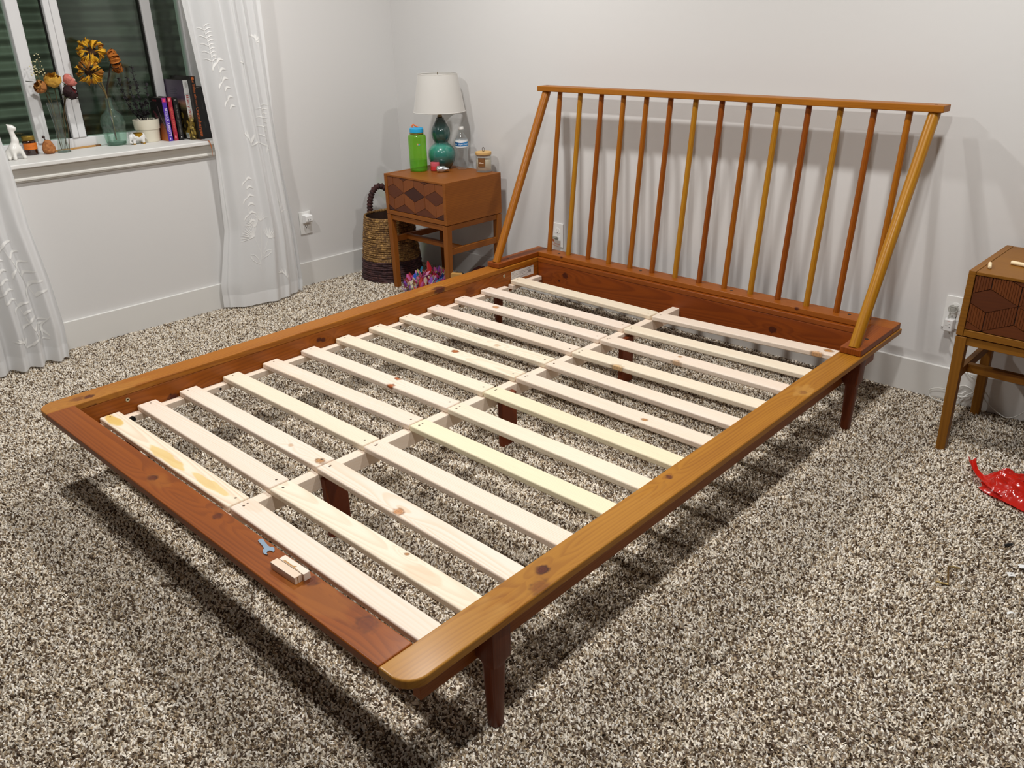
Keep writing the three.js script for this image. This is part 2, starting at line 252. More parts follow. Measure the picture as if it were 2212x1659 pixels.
  const legAt = (x, z) => {
    const rings = [[0, 0.0125, 1], [0.006, 0.0165, 1], [0.16, 0.0205, 0.75], [0.166, 0.0215, 0.6], [0.18, 0.0262, 0.12], [0.26, 0.0262, 0.1]], N = 32;
    const g = param(N, rings.length - 1, (u, v) => { const k = Math.round(v * (rings.length - 1)), [y, r, round] = rings[k], a = u * 2 * Math.PI, c = Math.cos(a), s = Math.sin(a), m = Math.max(Math.abs(c), Math.abs(s)), q = r * lerp(1 / m, 1, round); const e = Math.min(q, r * 1.32); return V(c * e, y, s * e); });
    const bottom = new THREE.CircleGeometry(0.0125, 20).rotateX(Math.PI / 2);
    const uv = g.attributes.uv; for (let i = 0; i < uv.count; i++) uv.setXY(i, g.attributes.position.getY(i) / 0.27, uv.getX(i));
    const m = obj('leg', [toCreasedNormals(g, 0.6), bottom], legTex, bed); m.position.set(x, 0, z - BZ0);
  };
  for (const s of [-1, 1]) { legAt(s * 0.8225, 2.2); legAt(s * 0.8225, 0.47); }
  // bare pine: ledgers, centre beam with its legs, and the slats
  const pineStd = (o) => std({ roughness: 0.62, ...o }), PE = 0xf0e1d2, PL = 0xe2c6a8;
  const pine = (len, wid, seed, o = {}) => wood({ w: Math.round(len * 900), h: Math.round(wid * 1000), len, wid, seed, early: PE, late: PL, k: 0.6, fine: 0.06, blotch: 0.12, knot: 0xa0662e, ...o });
  const beamTex = pine(1.2, 0.11, 60, { A: 300, S: 2 });
  const beamMat = pineStd({ map: beamTex });
  put('ledger', board(1.86, 0.02, 0.0305, 0.002), beamMat, -0.757, 0.189, 1.41, Math.PI / 2);
  put('ledger', board(0.2, 0.02, 0.0305, 0.002), beamMat, -0.757, 0.189, 0.355, Math.PI / 2);
  put('ledger', board(2.07, 0.02, 0.0305, 0.002), beamMat, 0.757, 0.189, 1.29, Math.PI / 2);
  for (const z of [1.908, 1.119, 0.789]) obj('screw_hole', cyl([-0.743, 0.189, z - BZ0], [-0.7405, 0.189, z - BZ0], 0.0042, 0.0042, 10), M.black, bed);
  put('centre_beam', board(2.09, 0.034, 0.045, 0.002), beamMat, -0.010, 0.1765, 1.285, Math.PI / 2, Math.PI / 2);
  for (const [z, x] of [[1.997, 0.0185], [1.304, 0.0185], [0.637, 0.0185]]) {
    const g = board(0.188, 0.021, 0.07, 0.003).rotateZ(Math.PI / 2);
    put('support_leg', g, legTex, x, 0.094, z);
  }
  for (const [x, y, z] of [[-0.736, 0.193, 2.212], [-0.36, 0.2, 2.318]]) obj('rubber_bumper', cyl([x - 0.003, y, z - BZ0], [x + 0.006, y, z - BZ0], 0.009, 0.009, 16), M.black, bed);
  // 13 rows of two slats; near edge of each at the left rail, the middle and the right rail
  const zl = [2.296, 2.178, 2.038, 1.882, 1.729, 1.57, 1.414, 1.258, 1.104, 0.952, 0.797, 0.637, 0.443];
  const zm = [2.296, 2.178, 2.033, 1.876, 1.706, 1.553, 1.398, 1.245, 1.089, 0.947, 0.785, 0.634, 0.447];
  const zr = [2.298, 2.182, 2.051, 1.881, 1.711, 1.558, 1.404, 1.25, 1.095, 0.936, 0.776, 0.61, 0.39];
  const sw = 0.0625, st = 0.019, sl = 0.764, R = rng(77);
  const special = {
    L0: { patches: [[0.05, 0.06, 0.05, 0.018, 0.85], [0.4, 0.062, 0.11, 0.016, 0.6], [0.62, 0.055, 0.1, 0.014, 0.55]], tint: 0xe0b860, A: 60, B: 2500, S: 6 }, L1: { A: 70, B: 2200, S: 5 }, L2: { knots: [[0.606, 0.055, 0.007, 0.35], [0.745, 0.055, 0.012, 0.75]], A: 150 },
    L4: { A: 260, k: 0.8 }, L5: { knots: [[0.475, 0.024, 0.011, 0.95], [0.498, 0.08, 0.012, 0.95]], knot: 0xa5521f }, L7: { knots: [[0.444, 0.042, 0.011, 0.95]], knot: 0xa9581f, A: 60, B: 1800 }, L8: { A: 90, B: 1600, knots: [[0.52, 0.06, 0.009, 0.3]] }, L10: { knots: [[0.216, 0.05, 0.012, 0.7]], knot: 0xb4692c },
    R0: { k: 0.35, A: 40, B: 900, patches: [[0.035, 0.04, 0.04, 0.02, 0.3]], blotch: 0.1 }, R1: { A: 50, B: 1500, S: 8, k: 0.45, knots: [[0.485, 0.03, 0.005, 0.85]], patches: [[0.57, 0.055, 0.06, 0.025, 0.3]], tint: 0xe2b690 }, R2: { knots: [[0.336, 0.068, 0.013, 0.7]], knot: 0xa8622a, A: 80, B: 1400 },
    R3: { A: 210, B: 600, S: 5, k: 0.6 }, R6: { early: 0xeee6c4, A: 240, k: 0.55 }, R4: { early: 0xefe8c6, k: 0.4 }, R7: { knots: [[0.505, 0.06, 0.008, 0.8]] }, R10: { knots: [[0.319, 0.04, 0.006, 0.7], [0.33, 0.09, 0.016, 0.4]] }, R12: { knots: [[0.688, 0.045, 0.012, 0.8], [0.66, 0.09, 0.018, 0.6]], knot: 0xb07030 }, R9: { knots: [[0.2, 0.09, 0.02, 0.5]], knot: 0xc58a40 },
  };
  const slatGeo = board(sl, st, sw, 0.0045, 3);
  for (let i = 0; i < 13; i++) for (const side of ['L', 'R']) {
    const za = side === 'L' ? zl[i] : zm[i] + (R() - 0.5) * 0.006, zb = side === 'L' ? zm[i] : zr[i], x0 = side === 'L' ? -0.7685 : 0.0, zc = (za + zb) / 2 - sw / 2;
    const warm = R() < 0.4 ? 0xf2e4d8 : R() < 0.5 ? 0xf0e6d0 : PE, o = { early: warm, A: 150 + R() * 160, B: (R() - 0.5) * 900, S: (R() - 0.5) * 8, v0: 0.2 + R() * 0.6, k: 0.4 + R() * 0.35, dots: [[side === 'L' ? 0.018 : 0.02, 0.05 + (R() - 0.5) * 0.02, 0.0026], [side === 'L' ? 0.742 : 0.022, 0.045 + R() * 0.02, 0.0032]] };
    const t = pine(sl, sw + 2 * st, 100 + i * 2 + (side === 'R'), { ...o, ...(special[side + i] ?? {}) });
    put('slat', slatGeo, pineStd({ map: t }), x0 + sl / 2, 0.199 + st / 2 + 0.0003, zc, -Math.atan2(zb - za, sl));
  }
  // metal inserts and the paper care label on the inner face of the left apron
  for (const z of [0.479, 2.2]) {
    obj('threaded_insert', new THREE.TorusGeometry(0.0048, 0.002, 10, 20).rotateY(Math.PI / 2).translate(-XI + 0.0008, 0.2445, z - BZ0), std({ color: 0xd9cfae, metalness: 0.7, roughness: 0.35 }), bed);
    obj('insert_hole', cyl([-XI - 0.001, 0.2445, z - BZ0], [-XI + 0.0012, 0.2445, z - BZ0], 0.0035, 0.0035, 12), M.black, bed);
  }
  const label = canvasTex(512, 144, (c, w, h) => {
    c.fillStyle = '#d9d7d6'; c.fillRect(0, 0, w, h); c.fillStyle = '#55504e'; const q = rng(5);
    const words = (x, y, n, s) => { c.font = s + 'px sans-serif'; let X = x; for (let i = 0; i < n; i++) { const l = 3 + Math.floor(q() * 5); for (let k = 0; k < l; k++) { c.fillRect(X, y - s * (0.5 + q() * 0.25), s * 0.36, s * (0.3 + q() * 0.4)); X += s * 0.5; } X += s * 0.4; } };
    words(20, 36, 2, 12); words(22, 56, 4, 11); words(22, 76, 5, 11); words(22, 96, 4, 11); words(180, 44, 4, 13); words(190, 66, 3, 14); words(200, 88, 2, 14); words(350, 26, 4, 14); words(350, 46, 3, 12); c.fillStyle = '#8d8886'; c.fillRect(390, 54, 60, 40); c.fillStyle = '#55504e'; words(330, 104, 4, 11); words(110, 118, 8, 12); words(150, 136, 7, 11);
  });
  obj('paper_label', new THREE.PlaneGeometry(0.153, 0.0415).rotateY(Math.PI / 2).translate(-XI + 0.0012, 0.2318, 0.3565 - BZ0), std({ map: label, roughness: 0.6 }), bed);

  // things left on the foot board
  const L2W = (x, y, z) => V(x, y, z - BZ0).applyAxisAngle(V(0, 1, 0), YAW).add(bed.position).toArray();
  const blockMat = pineStd({ map: pine(0.4, 0.12, 90, { A: 260 }) });
  const wb = (x0, x1, z0, z1, label, turn) => { const t = thing('wood_block', label, 'wood block', L2W((x0 + x1) / 2, H, (z0 + z1) / 2), YAW + turn, 'pine offcuts on the foot board'); return [t, x1 - x0, z1 - z0]; };
  { const [t, w, d] = wb(0.3815, 0.4665, 2.385, 2.4025, 'small pale pine block nearest the outer edge of the foot board', 0.03); obj('block', [metric(box(-w / 2, w / 2, 0, 0.0172, -d / 2, d / 2, 0.0008))], blockMat, t); obj('split', box(w / 2 - 0.0006, w / 2 + 0.0003, 0.002, 0.0165, 0.0005, 0.0025), std({ color: 0xa98450, roughness: 0.8 }), t); }
  { const [t, w, d] = wb(0.385, 0.4705, 2.3675, 2.3835, 'small pale pine block lying against the first slat side', 0.03); obj('block', [metric(box(-w / 2, w / 2, 0, 0.0172, -d / 2, d / 2, 0.0008), 'x', 0.2)], blockMat, t); obj('saw_mark', flat([[-0.03, d / 2 - 0.001], [-0.026, d / 2 - 0.005], [0.0, d / 2 - 0.004], [0.01, d / 2 - 0.008], [0.008, d / 2 - 0.003], [0.03, d / 2 - 0.0008]], 0.0004).translate(0, 0.0171, 0), std({ color: 0xb98d58, roughness: 0.8 }), t); }
  const spanner = thing('spanner', 'small flat blue-grey metal open-ended spanner on the foot board', 'wrench', L2W(0.305, H, 2.372), YAW);
  const wp = [[0.274, 2.3691], [0.2711, 2.3631], [0.275, 2.3587], [0.282, 2.3588], [0.2922, 2.3617], [0.3084, 2.3642], [0.3162, 2.3641], [0.3185, 2.3604], [0.3262, 2.3603], [0.334, 2.3649], [0.3359, 2.3698], [0.3305, 2.3697], [0.3255, 2.3724], [0.3254, 2.3773], [0.3284, 2.3812], [0.3353, 2.3823], [0.3329, 2.3853], [0.3258, 2.3867], [0.3177, 2.3841], [0.3116, 2.3796], [0.3111, 2.3768], [0.3, 2.3732], [0.2871, 2.3712]];
  obj('spanner_body', flat(wp.map(([x, z]) => [x - 0.305, z - 2.372]), 0.0026, 0.0005), std({ color: 0x93a6b8, metalness: 0.75, roughness: 0.42 }), spanner);
}

// ---------------------------------------------------------------- nightstands with tumbling-block drawer fronts
function clipPoly(poly, x0, x1, y0, y1) {
  const cut = (P, inside, at) => { const out = []; for (let i = 0; i < P.length; i++) { const a = P[i], b = P[(i + 1) % P.length], ia = inside(a), ib = inside(b); if (ia) out.push(a); if (ia !== ib) out.push(at(a, b)); } return out; };
  const X = (x) => (a, b) => { const t = (x - a[0]) / (b[0] - a[0]); return [x, lerp(a[1], b[1], t)]; }, Y = (y) => (a, b) => { const t = (y - a[1]) / (b[1] - a[1]); return [lerp(a[0], b[0], t), y]; };
  poly = cut(poly, (p) => p[0] >= x0, X(x0)); poly = cut(poly, (p) => p[0] <= x1, X(x1)); poly = cut(poly, (p) => p[1] >= y0, Y(y0)); return cut(poly, (p) => p[1] <= y1, Y(y1));
}
function makeNightstand(x0, z0, label, tex) {
  const W = 0.463, D = 0.38, FH = 0.396, TOP = 0.6;
  const t = thing('nightstand', label, 'nightstand', [x0 + W / 2, 0, z0 + D / 2]);
  const X = W / 2, Z = D / 2, m = phy({ map: tex.body, roughness: 0.5, specularIntensity: 0.6 }), md = std({ map: tex.body, color: hex(0xb9a79a), roughness: 0.5 });
  obj('top_panel', metric(box(-X + 0.0205, X - 0.0205, TOP - 0.011, TOP - 0.0012, -Z, Z - 0.001, 0.0015), 'x'), m, t);
  obj('side_panel', metric(box(-X, -X + 0.02, FH, TOP, -Z, Z, 0.0018), 'z', 0.3), m, t);
  obj('side_panel', metric(box(X - 0.02, X, FH, TOP, -Z, Z, 0.0018), 'z', 0.8), m, t);
  obj('bottom_panel', metric(box(-X + 0.0205, X - 0.0205, FH, FH + 0.021, -Z, Z - 0.001, 0.0015), 'x', 0.5), m, t);
  obj('back_panel', metric(box(-X + 0.0205, X - 0.0205, FH + 0.021, TOP - 0.011, -Z, -Z + 0.01), 'x'), m, t);
  const drawer = new THREE.Group(); drawer.name = 'drawer'; t.add(drawer);
  const dx0 = -X + 0.0215, dx1 = X - 0.0215, dy0 = FH + 0.0235, dy1 = TOP - 0.0125, zf = Z - 0.008;
  obj('drawer_board', box(dx0, dx1, dy0, dy1, -Z + 0.03, zf), std({ color: 0x1d0d06, roughness: 0.8 }), drawer);
  const a = 0.0795, b = 0.0368, L = 0.057, row = b + L, cx0 = -X + 0.0675, cy0 = 0.517, gap = 0.0009;
  const tile = (poly, kind, mat) => {
    const c = poly.reduce((s, p) => [s[0] + p[0] / poly.length, s[1] + p[1] / poly.length], [0, 0]);
    let P = poly.map(([x, y]) => { const dx = x - c[0], dy = y - c[1], l = Math.hypot(dx, dy); return [x - dx / l * gap * 1.4, y - dy / l * gap * 1.4]; });
    P = clipPoly(P, dx0, dx1, dy0, dy1); if (P.length < 3) return;
    const area = Math.abs(P.reduce((s, p, i) => s + p[0] * P[(i + 1) % P.length][1] - P[(i + 1) % P.length][0] * p[1], 0)) / 2; if (area < 2e-5) return;
    const ext = (Q, d) => metric(new THREE.ExtrudeGeometry(new THREE.Shape(Q.map(([x, y]) => new THREE.Vector2(x, y))), { depth: d, bevelEnabled: false }).translate(0, 0, zf), kind === 'diamond' ? 'x' : 'y', c[0] * 3 + c[1] * 7);
    const gs = [];
    if (kind === 'diamond' || !tex.grooves) gs.push(ext(P, 0.0045));
    else { gs.push(ext(P, 0.0026)); const xs = P.map((p) => p[0]), lo = Math.min(...xs), hi = Math.max(...xs), n = Math.max(1, Math.round((hi - lo) / 0.0072)), w = (hi - lo) / n; for (let k = 0; k < n; k++) { const Q = clipPoly(P, lo + k * w + 0.0008, lo + (k + 1) * w - 0.0008, dy0, dy1); if (Q.length > 2) gs.push(ext(Q, 0.0052)); } }
    obj(kind === 'diamond' ? 'diamond_tile' : 'slanted_tile', gs, mat, drawer);
  };
  const dm = tex.diamond.map((c) => std({ map: tex.body, color: hex(c), roughness: 0.5 })), rm = tex.rhomb.map((c) => std({ map: tex.body, color: hex(c), roughness: 0.5 }));
  let k = 0;
  for (let j = -2; j <= 2; j++) for (let i = -1; i <= 3; i++) {
    const cx = cx0 + 2 * a * i + (j % 2 ? a : 0), cy = cy0 + row * j;
    tile([[cx - a, cy], [cx, cy - b], [cx + a, cy], [cx, cy + b]], 'diamond', dm[(i + 2 * Math.abs(j) + 4) % dm.length]);
    tile([[cx - a, cy], [cx - a, cy - L], [cx, cy - b - L], [cx, cy - b]], 'rhomb', rm[k++ % rm.length]);
    tile([[cx, cy - b], [cx, cy - b - L], [cx + a, cy - L], [cx + a, cy]], 'rhomb', rm[k++ % rm.length]);
  }
  // stand: four legs, rails, H stretcher, a shadow gap below the case
  for (const sx of [-1, 1]) for (const sz of [-1, 1]) {
    const g = box(-0.016, 0.016, 0, FH - 0.003, -0.016, 0.016, 0.002), p = g.attributes.position;
    for (let i = 0; i < p.count; i++) { const q = lerp(0.86, 1, p.getY(i) / FH), top = p.getY(i) / FH; p.setX(i, p.getX(i) * q + sx * 0.0 - sx * 0.007 * (1 - top)); p.setZ(i, p.getZ(i) * q); }
    obj('leg', metric(g, 'y', sx + sz * 0.4), m, t).position.set(sx * (X - 0.0165), 0, sz * (Z - 0.0165));
  }
  const rail = (n, ...b6) => obj(n, metric(box(...b6, 0.0015), Math.abs(b6[1] - b6[0]) > Math.abs(b6[5] - b6[4]) ? 'x' : 'z', b6[0]), m, t);
  rail('rail', -X + 0.028, X - 0.028, 0.367, FH - 0.003, Z - 0.026, Z - 0.006); rail('rail', -X + 0.028, X - 0.028, 0.367, FH - 0.003, -Z + 0.006, -Z + 0.026);
  rail('rail', -X + 0.005, -X + 0.023, 0.367, FH - 0.003, -Z + 0.028, Z - 0.028); rail('rail', X - 0.023, X - 0.005, 0.367, FH - 0.003, -Z + 0.028, Z - 0.028);
  rail('stretcher', -X + 0.009, -X + 0.027, 0.244, 0.274, -Z + 0.026, Z - 0.026); rail('stretcher', X - 0.027, X - 0.009, 0.244, 0.274, -Z + 0.026, Z - 0.026);
  rail('stretcher', -X + 0.026, X - 0.026, 0.245, 0.273, 0.065, 0.087);
  return t;
}
const nsTexL = wood({ w: 640, h: 320, len: 0.8, wid: 0.4, seed: 201, early: 0x94561a, late: 0x703a0e, A: 120, S: 3, k: 0.35, fine: 0.12, blotch: 0.22 });
const nsTexR = wood({ w: 640, h: 320, len: 0.8, wid: 0.4, seed: 202, early: 0x8c5c18, late: 0x6a3e0e, A: 90, S: 2, k: 0.3, fine: 0.1, blotch: 0.22 });
for (const t of [nsTexL, nsTexR]) { t.wrapS = t.wrapT = THREE.MirroredRepeatWrapping; t.repeat.set(1.25, 2.5); }
const NSL = [0.385, 0.05], NSR = [3.147, 0.03];
makeNightstand(...NSL, 'brown wooden nightstand with plain diamond inlay drawer, in the corner beside the woven basket', { body: nsTexL, grooves: false, diamond: [0xa88a78, 0xb29482, 0x785448], rhomb: [0xf2e2d2, 0xdfcab8, 0xe8d6c6] });
makeNightstand(...NSR, 'golden brown nightstand with ribbed diamond drawer, cut off by the right edge of the photo', { body: nsTexR, grooves: true, diamond: [0xb98c6c, 0xa87c5e, 0xc09474], rhomb: [0xc89c76, 0xbe926c] });

// ---------------------------------------------------------------- on the left nightstand
{
  const lamp = thing('table_lamp', 'table lamp with double gourd teal ceramic body and white drum shade', 'lamp', [0.515, 0.6, 0.144]);
  const glaze = canvasTex(64, 512, (c, w, h) => { const g = c.createLinearGradient(0, h, 0, 0); for (const [s, k] of [[0, '#1c2f2f'], [0.12, '#24413f'], [0.26, '#2f7468'], [0.38, '#3a8f7c'], [0.47, '#2f6a60'], [0.55, '#1f4440'], [0.68, '#2a5c55'], [0.78, '#274c48'], [1, '#22302f']]) g.addColorStop(s, k); c.fillStyle = g; c.fillRect(0, 0, w, h); });
  const prof = [[0.04, 0.0], [0.048, 0.008], [0.064, 0.035], [0.071, 0.066], [0.066, 0.096], [0.05, 0.117], [0.0362, 0.13], [0.037, 0.137], [0.045, 0.152], [0.0492, 0.176], [0.046, 0.199], [0.034, 0.222], [0.024, 0.24], [0.02, 0.254]];
  obj('body', lathe([[0.0001, 0], ...spline(prof, 70), [0.0001, 0.254]], 56), phy({ map: glaze, roughness: 0.25, clearcoat: 1, clearcoatRoughness: 0.04 }), lamp);
  const brass = std({ color: 0x8c7a5a, metalness: 0.9, roughness: 0.35 });
  obj('neck', lathe([[0.0001, 0.252], [0.013, 0.253], [0.013, 0.262], [0.0105, 0.264], [0.0105, 0.3], [0.016, 0.302], [0.016, 0.335], [0.0001, 0.337]], 24), brass, lamp);
  obj('bulb', lathe(spline([[0.0001, 0.335], [0.012, 0.338], [0.015, 0.355], [0.028, 0.39], [0.02, 0.418], [0.0001, 0.43]], 20), 20), std({ color: 0xe8e6e0, roughness: 0.5 }), lamp);
  obj('shade', lathe([[0.1305, 0.281], [0.1315, 0.281], [0.0985, 0.4625], [0.0975, 0.4625], [0.1305, 0.281]], 72), phy({ color: hex(0xe9e6e1), roughness: 0.95, transmission: 0.35, thickness: 0, side: THREE.DoubleSide }), lamp);
  const spider = [0, 1, 2].map((k) => cyl([0, 0.452, 0], [Math.cos(k * 2.094) * 0.099, 0.452, Math.sin(k * 2.094) * 0.099], 0.0015)); obj('spider', [...spider, cyl([0, 0.34, 0], [0, 0.47, 0], 0.0018)], brass, lamp);
  obj('trim', [mv(new THREE.TorusGeometry(0.1312, 0.0016, 6, 72).rotateX(Math.PI / 2), 0, 0.2825, 0), mv(new THREE.TorusGeometry(0.0983, 0.0014, 6, 72).rotateX(Math.PI / 2), 0, 0.462, 0)], std({ color: hex(0xe0ddd7), roughness: 0.9 }), lamp);
}
{
  const t = thing('drinking_bottle', 'tall translucent green drinking bottle with bright blue screw lid', 'bottle', [0.467, 0.6, 0.2636]);
  const green = phy({ color: hex(0xb8ea72), roughness: 0.1, transmission: 0.9, thickness: 0, ior: 1.45, side: THREE.DoubleSide });
  const o = [[0.0001, 0.0], [0.04, 0.0], [0.0445, 0.004], [0.0452, 0.012], [0.0455, 0.15], [0.0455, 0.168], [0.043, 0.176], [0.034, 0.181], [0.0335, 0.189]];
  obj('body', lathe(o, 48), green, t);
  obj('water', lathe([[0.0001, 0.0036], [0.0375, 0.0036], [0.0424, 0.012], [0.0426, 0.053], [0.0001, 0.053]], 40), phy({ color: hex(0xd2f0b0), transmission: 0.9, roughness: 0.05, thickness: 0, ior: 1.33 }), t);
  obj('neck_ring', [mv(new THREE.TorusGeometry(0.0345, 0.0016, 8, 40).rotateX(Math.PI / 2), 0, 0.185, 0), lathe([[0.0322, 0.178], [0.0322, 0.189], [0.031, 0.189]], 32)], std({ color: 0x8f6b1e, roughness: 0.35 }), t);
  obj('lid', lathe([[0.0001, 0.189], [0.0345, 0.189], [0.0352, 0.191], [0.0352, 0.207], [0.033, 0.211], [0.022, 0.213], [0.0001, 0.2135]], 44), std({ color: hex(0x25a3d6), roughness: 0.42 }), t);
  obj('spout_loop', [tube([[-0.018, 0.211, 0.004], [-0.02, 0.221, 0.003], [-0.014, 0.2275, 0], [-0.006, 0.221, -0.001], [0.006, 0.2155, -0.002], [0.012, 0.213, -0.003]], 0.0032, 24, 8)], std({ color: hex(0xe0661c), roughness: 0.45 }), t).rotation.y = 0.7;
  const st = canvasTex(64, 64, (c) => { c.clearRect(0, 0, 64, 64); c.fillStyle = '#4fa3a8'; c.beginPath(); c.arc(20, 36, 14, 0, 7); c.fill(); c.fillStyle = '#d98b4a'; c.beginPath(); c.arc(46, 26, 13, 0, 7); c.fill(); c.fillStyle = '#c9a38a'; c.fillRect(34, 32, 20, 12); });
  obj('sticker', param(6, 2, (u, v) => { const a = 1.22 - u * 0.45; return V(Math.sin(a) * 0.0462, 0.126 + v * 0.018, Math.cos(a) * 0.0462); }), std({ map: st, transparent: true, alphaTest: 0.5, roughness: 0.5 }), t);
}
{
  const t = thing('water_bottle', 'small clear plastic water bottle with white cap and blue label', 'bottle', [0.6153, 0.6, 0.095]);
  const n = 60, prof = []; for (let k = 0; k <= n; k++) { const y = k / n * 0.196; let r; if (y < 0.006) r = 0.022 + 0.009 * Math.sqrt(y / 0.006); else if (y < 0.108) r = 0.0318 - 0.0013 * (0.5 + 0.5 * Math.cos(y * 2 * Math.PI / 0.0125)); else if (y < 0.147) r = 0.0315; else if (y < 0.18) r = lerp(0.032, 0.0125, Math.pow((y - 0.147) / 0.033, 1.25)); else r = 0.012; prof.push([r, y]); }
  const clear = phy({ color: hex(0xf8fafa), roughness: 0.07, transmission: 0.97, thickness: 0, ior: 1.5, side: THREE.DoubleSide });
  const g = lathe([[0.0001, 0.006], [0.012, 0.004], ...prof], 48), p = g.attributes.position;
  for (let k = 0; k < p.count; k++) { const a = Math.atan2(p.getZ(k), p.getX(k)), y = p.getY(k); if (y < 0.108) { const q = 1 + 0.03 * Math.sin(a * 5 + y * 120) * (y < 0.02 ? 1.6 : 1); p.setX(k, p.getX(k) * q); p.setZ(k, p.getZ(k) * q); } } g.computeVertexNormals();
  obj('body', g, clear, t);
  obj('cap', lathe([[0.0001, 0.196], [0.0138, 0.196], [0.0142, 0.198], [0.0142, 0.208], [0.0125, 0.2105], [0.0001, 0.211]], 30), std({ color: 0xecebe8, roughness: 0.5 }), t);
  obj('neck_flange', lathe([[0.0115, 0.191], [0.0155, 0.192], [0.0155, 0.194], [0.0115, 0.195]], 30), clear, t);
  const lab = canvasTex(512, 128, (c, w, h) => { c.fillStyle = '#e9ecee'; c.fillRect(0, 0, w, h); const g2 = c.createLinearGradient(0, 0, w, 0); for (const [s, k] of [[0, '#0d4d86'], [0.25, '#1b84c9'], [0.6, '#2a93d6'], [1, '#0d4d86']]) g2.addColorStop(s, k); c.fillStyle = g2; c.beginPath(); c.moveTo(0, 34); for (let x = 0; x <= w; x += 8) c.lineTo(x, 36 + 9 * Math.sin(x / 40)); c.lineTo(w, 112); c.lineTo(0, 112); c.fill(); c.fillStyle = '#dfeaf4'; c.font = 'italic bold 40px serif'; for (const x of [20, 190, 360]) c.fillText('Springs', x, 86); });
  obj('label', param(40, 2, (u, v) => { const a = u * 2 * Math.PI; return V(Math.sin(a) * 0.0323, 0.112 + v * 0.0345, Math.cos(a) * 0.0323); }), std({ map: lab, roughness: 0.45, side: THREE.DoubleSide }), t);
}
{
  const t = thing('candle_jar', 'glass jar candle with pale wooden lid and brown label', 'candle', [0.7603, 0.6, 0.0622 + 0.02]);
  const wallG = phy({ color: hex(0xf0f1ef), roughness: 0.08, transmission: 0.94, thickness: 0, ior: 1.4, side: THREE.DoubleSide });
  obj('jar', lathe([[0.0001, 0], [0.037, 0], [0.0395, 0.003], [0.0395, 0.084]], 48), wallG, t);
  obj('wax', lathe([[0.0001, 0.0085], [0.0362, 0.0095], [0.0362, 0.06], [0.034, 0.0605], [0.0001, 0.06]], 40), std({ color: hex(0xefe6cf), roughness: 0.7 }), t);
  obj('lid', lathe([[0.0001, 0.084], [0.0388, 0.084], [0.0405, 0.086], [0.0405, 0.0965], [0.0395, 0.098], [0.0001, 0.098]], 44), std({ color: hex(0xd2aa6c), roughness: 0.6 }), t);
  obj('seal', lathe([[0.0001, 0.078], [0.0362, 0.078], [0.0362, 0.084], [0.0001, 0.0842]], 30), std({ color: hex(0xb58a52), roughness: 0.6 }), t);
  obj('lid_loop', [mv(new THREE.TorusGeometry(0.0095, 0.0016, 8, 28).scale(0.62, 1.05, 1).rotateY(0.4), 0, 0.1085, 0)], std({ color: 0x3a2a1c, roughness: 0.7 }), t);
  const lab = canvasTex(128, 180, (c, w, h) => { c.fillStyle = '#7a4d22'; c.fillRect(0, 0, w, h); c.strokeStyle = '#3c2410'; c.lineWidth = 6; c.strokeRect(3, 3, w - 6, h - 6); c.fillStyle = '#e8d8c4'; c.fillRect(18, 84, 40, 7); c.fillRect(18, 100, 84, 8); });
  obj('label', param(10, 2, (u, v) => { const a = 0.02 + u * 0.95; return V(Math.sin(a) * 0.0399, 0.026 + v * 0.046, Math.cos(a) * 0.0399); }), std({ map: lab, roughness: 0.6 }), t);
}
{
  const t = thing('cosmetic_jar', 'little pink-red round jar with lighter pink lid in front of the lamp', 'jar', [0.5341, 0.6, 0.2113]);
  obj('jar_base', lathe([[0.0001, 0], [0.022, 0], [0.0237, 0.002], [0.0237, 0.02], [0.022, 0.021], [0.0001, 0.021]], 36), std({ color: hex(0xc8373c), roughness: 0.3 }), t);
  obj('lid', lathe([[0.0001, 0.0212], [0.0235, 0.0212], [0.024, 0.023], [0.024, 0.039], [0.022, 0.041], [0.0001, 0.0415]], 36), std({ color: hex(0xcf5a66), roughness: 0.35 }), t);
  const f = thing('foil_tube', 'crumpled silver foil tube lying beside the pink jar', 'tube', [0.602, 0.6, 0.221], 0.98);
  const g = param(24, 18, (u, v) => { const a = u * 2 * Math.PI, x = (v - 0.5) * 0.062, sq = lerp(1, 0.25, smooth(0.55, 1, v)), r = 0.0155 * (0.9 + 0.22 * noise(a * 2, v * 9, 3)) * (v < 0.06 ? v / 0.06 * 0.6 + 0.4 : 1); return V(x, 0.0155 + Math.cos(a) * r * sq * (0.95), Math.sin(a) * r * (1 + 0.25 * (1 - sq))); });
  obj('foil', g, std({ color: 0xd5d8da, metalness: 0.85, roughness: 0.25 }), f);
  obj('crimp', box(0.027, 0.033, 0.008, 0.014, -0.014, 0.014, 0.001), std({ color: 0xcfd2d4, metalness: 0.8, roughness: 0.35 }), f);
}
// ---------------------------------------------------------------- on the right nightstand
{
  const pale = std({ color: hex(0xecd6ae), roughness: 0.55 });
  const dowel = (label, x, z, turn, len, r) => { const t = thing('dowel', label, 'dowel', [x, 0.5988 + r, z], turn, 'loose wooden dowels'); obj('peg', lathe([[0.0001, -len / 2], [r * 0.75, -len / 2], [r, -len / 2 + 0.002], [r, len / 2 - 0.002], [r * 0.75, len / 2], [0.0001, len / 2]], 16).rotateX(Math.PI / 2), pale, t); };
  dowel('short pale wooden dowel at the left on the golden nightstand top', 3.181, 0.333, 0.25, 0.05, 0.0052);
  dowel('longer pale wooden dowel cut off by the photo edge on the nightstand', 3.262, 0.272, Math.PI / 2 - 0.2, 0.085, 0.0062);
}
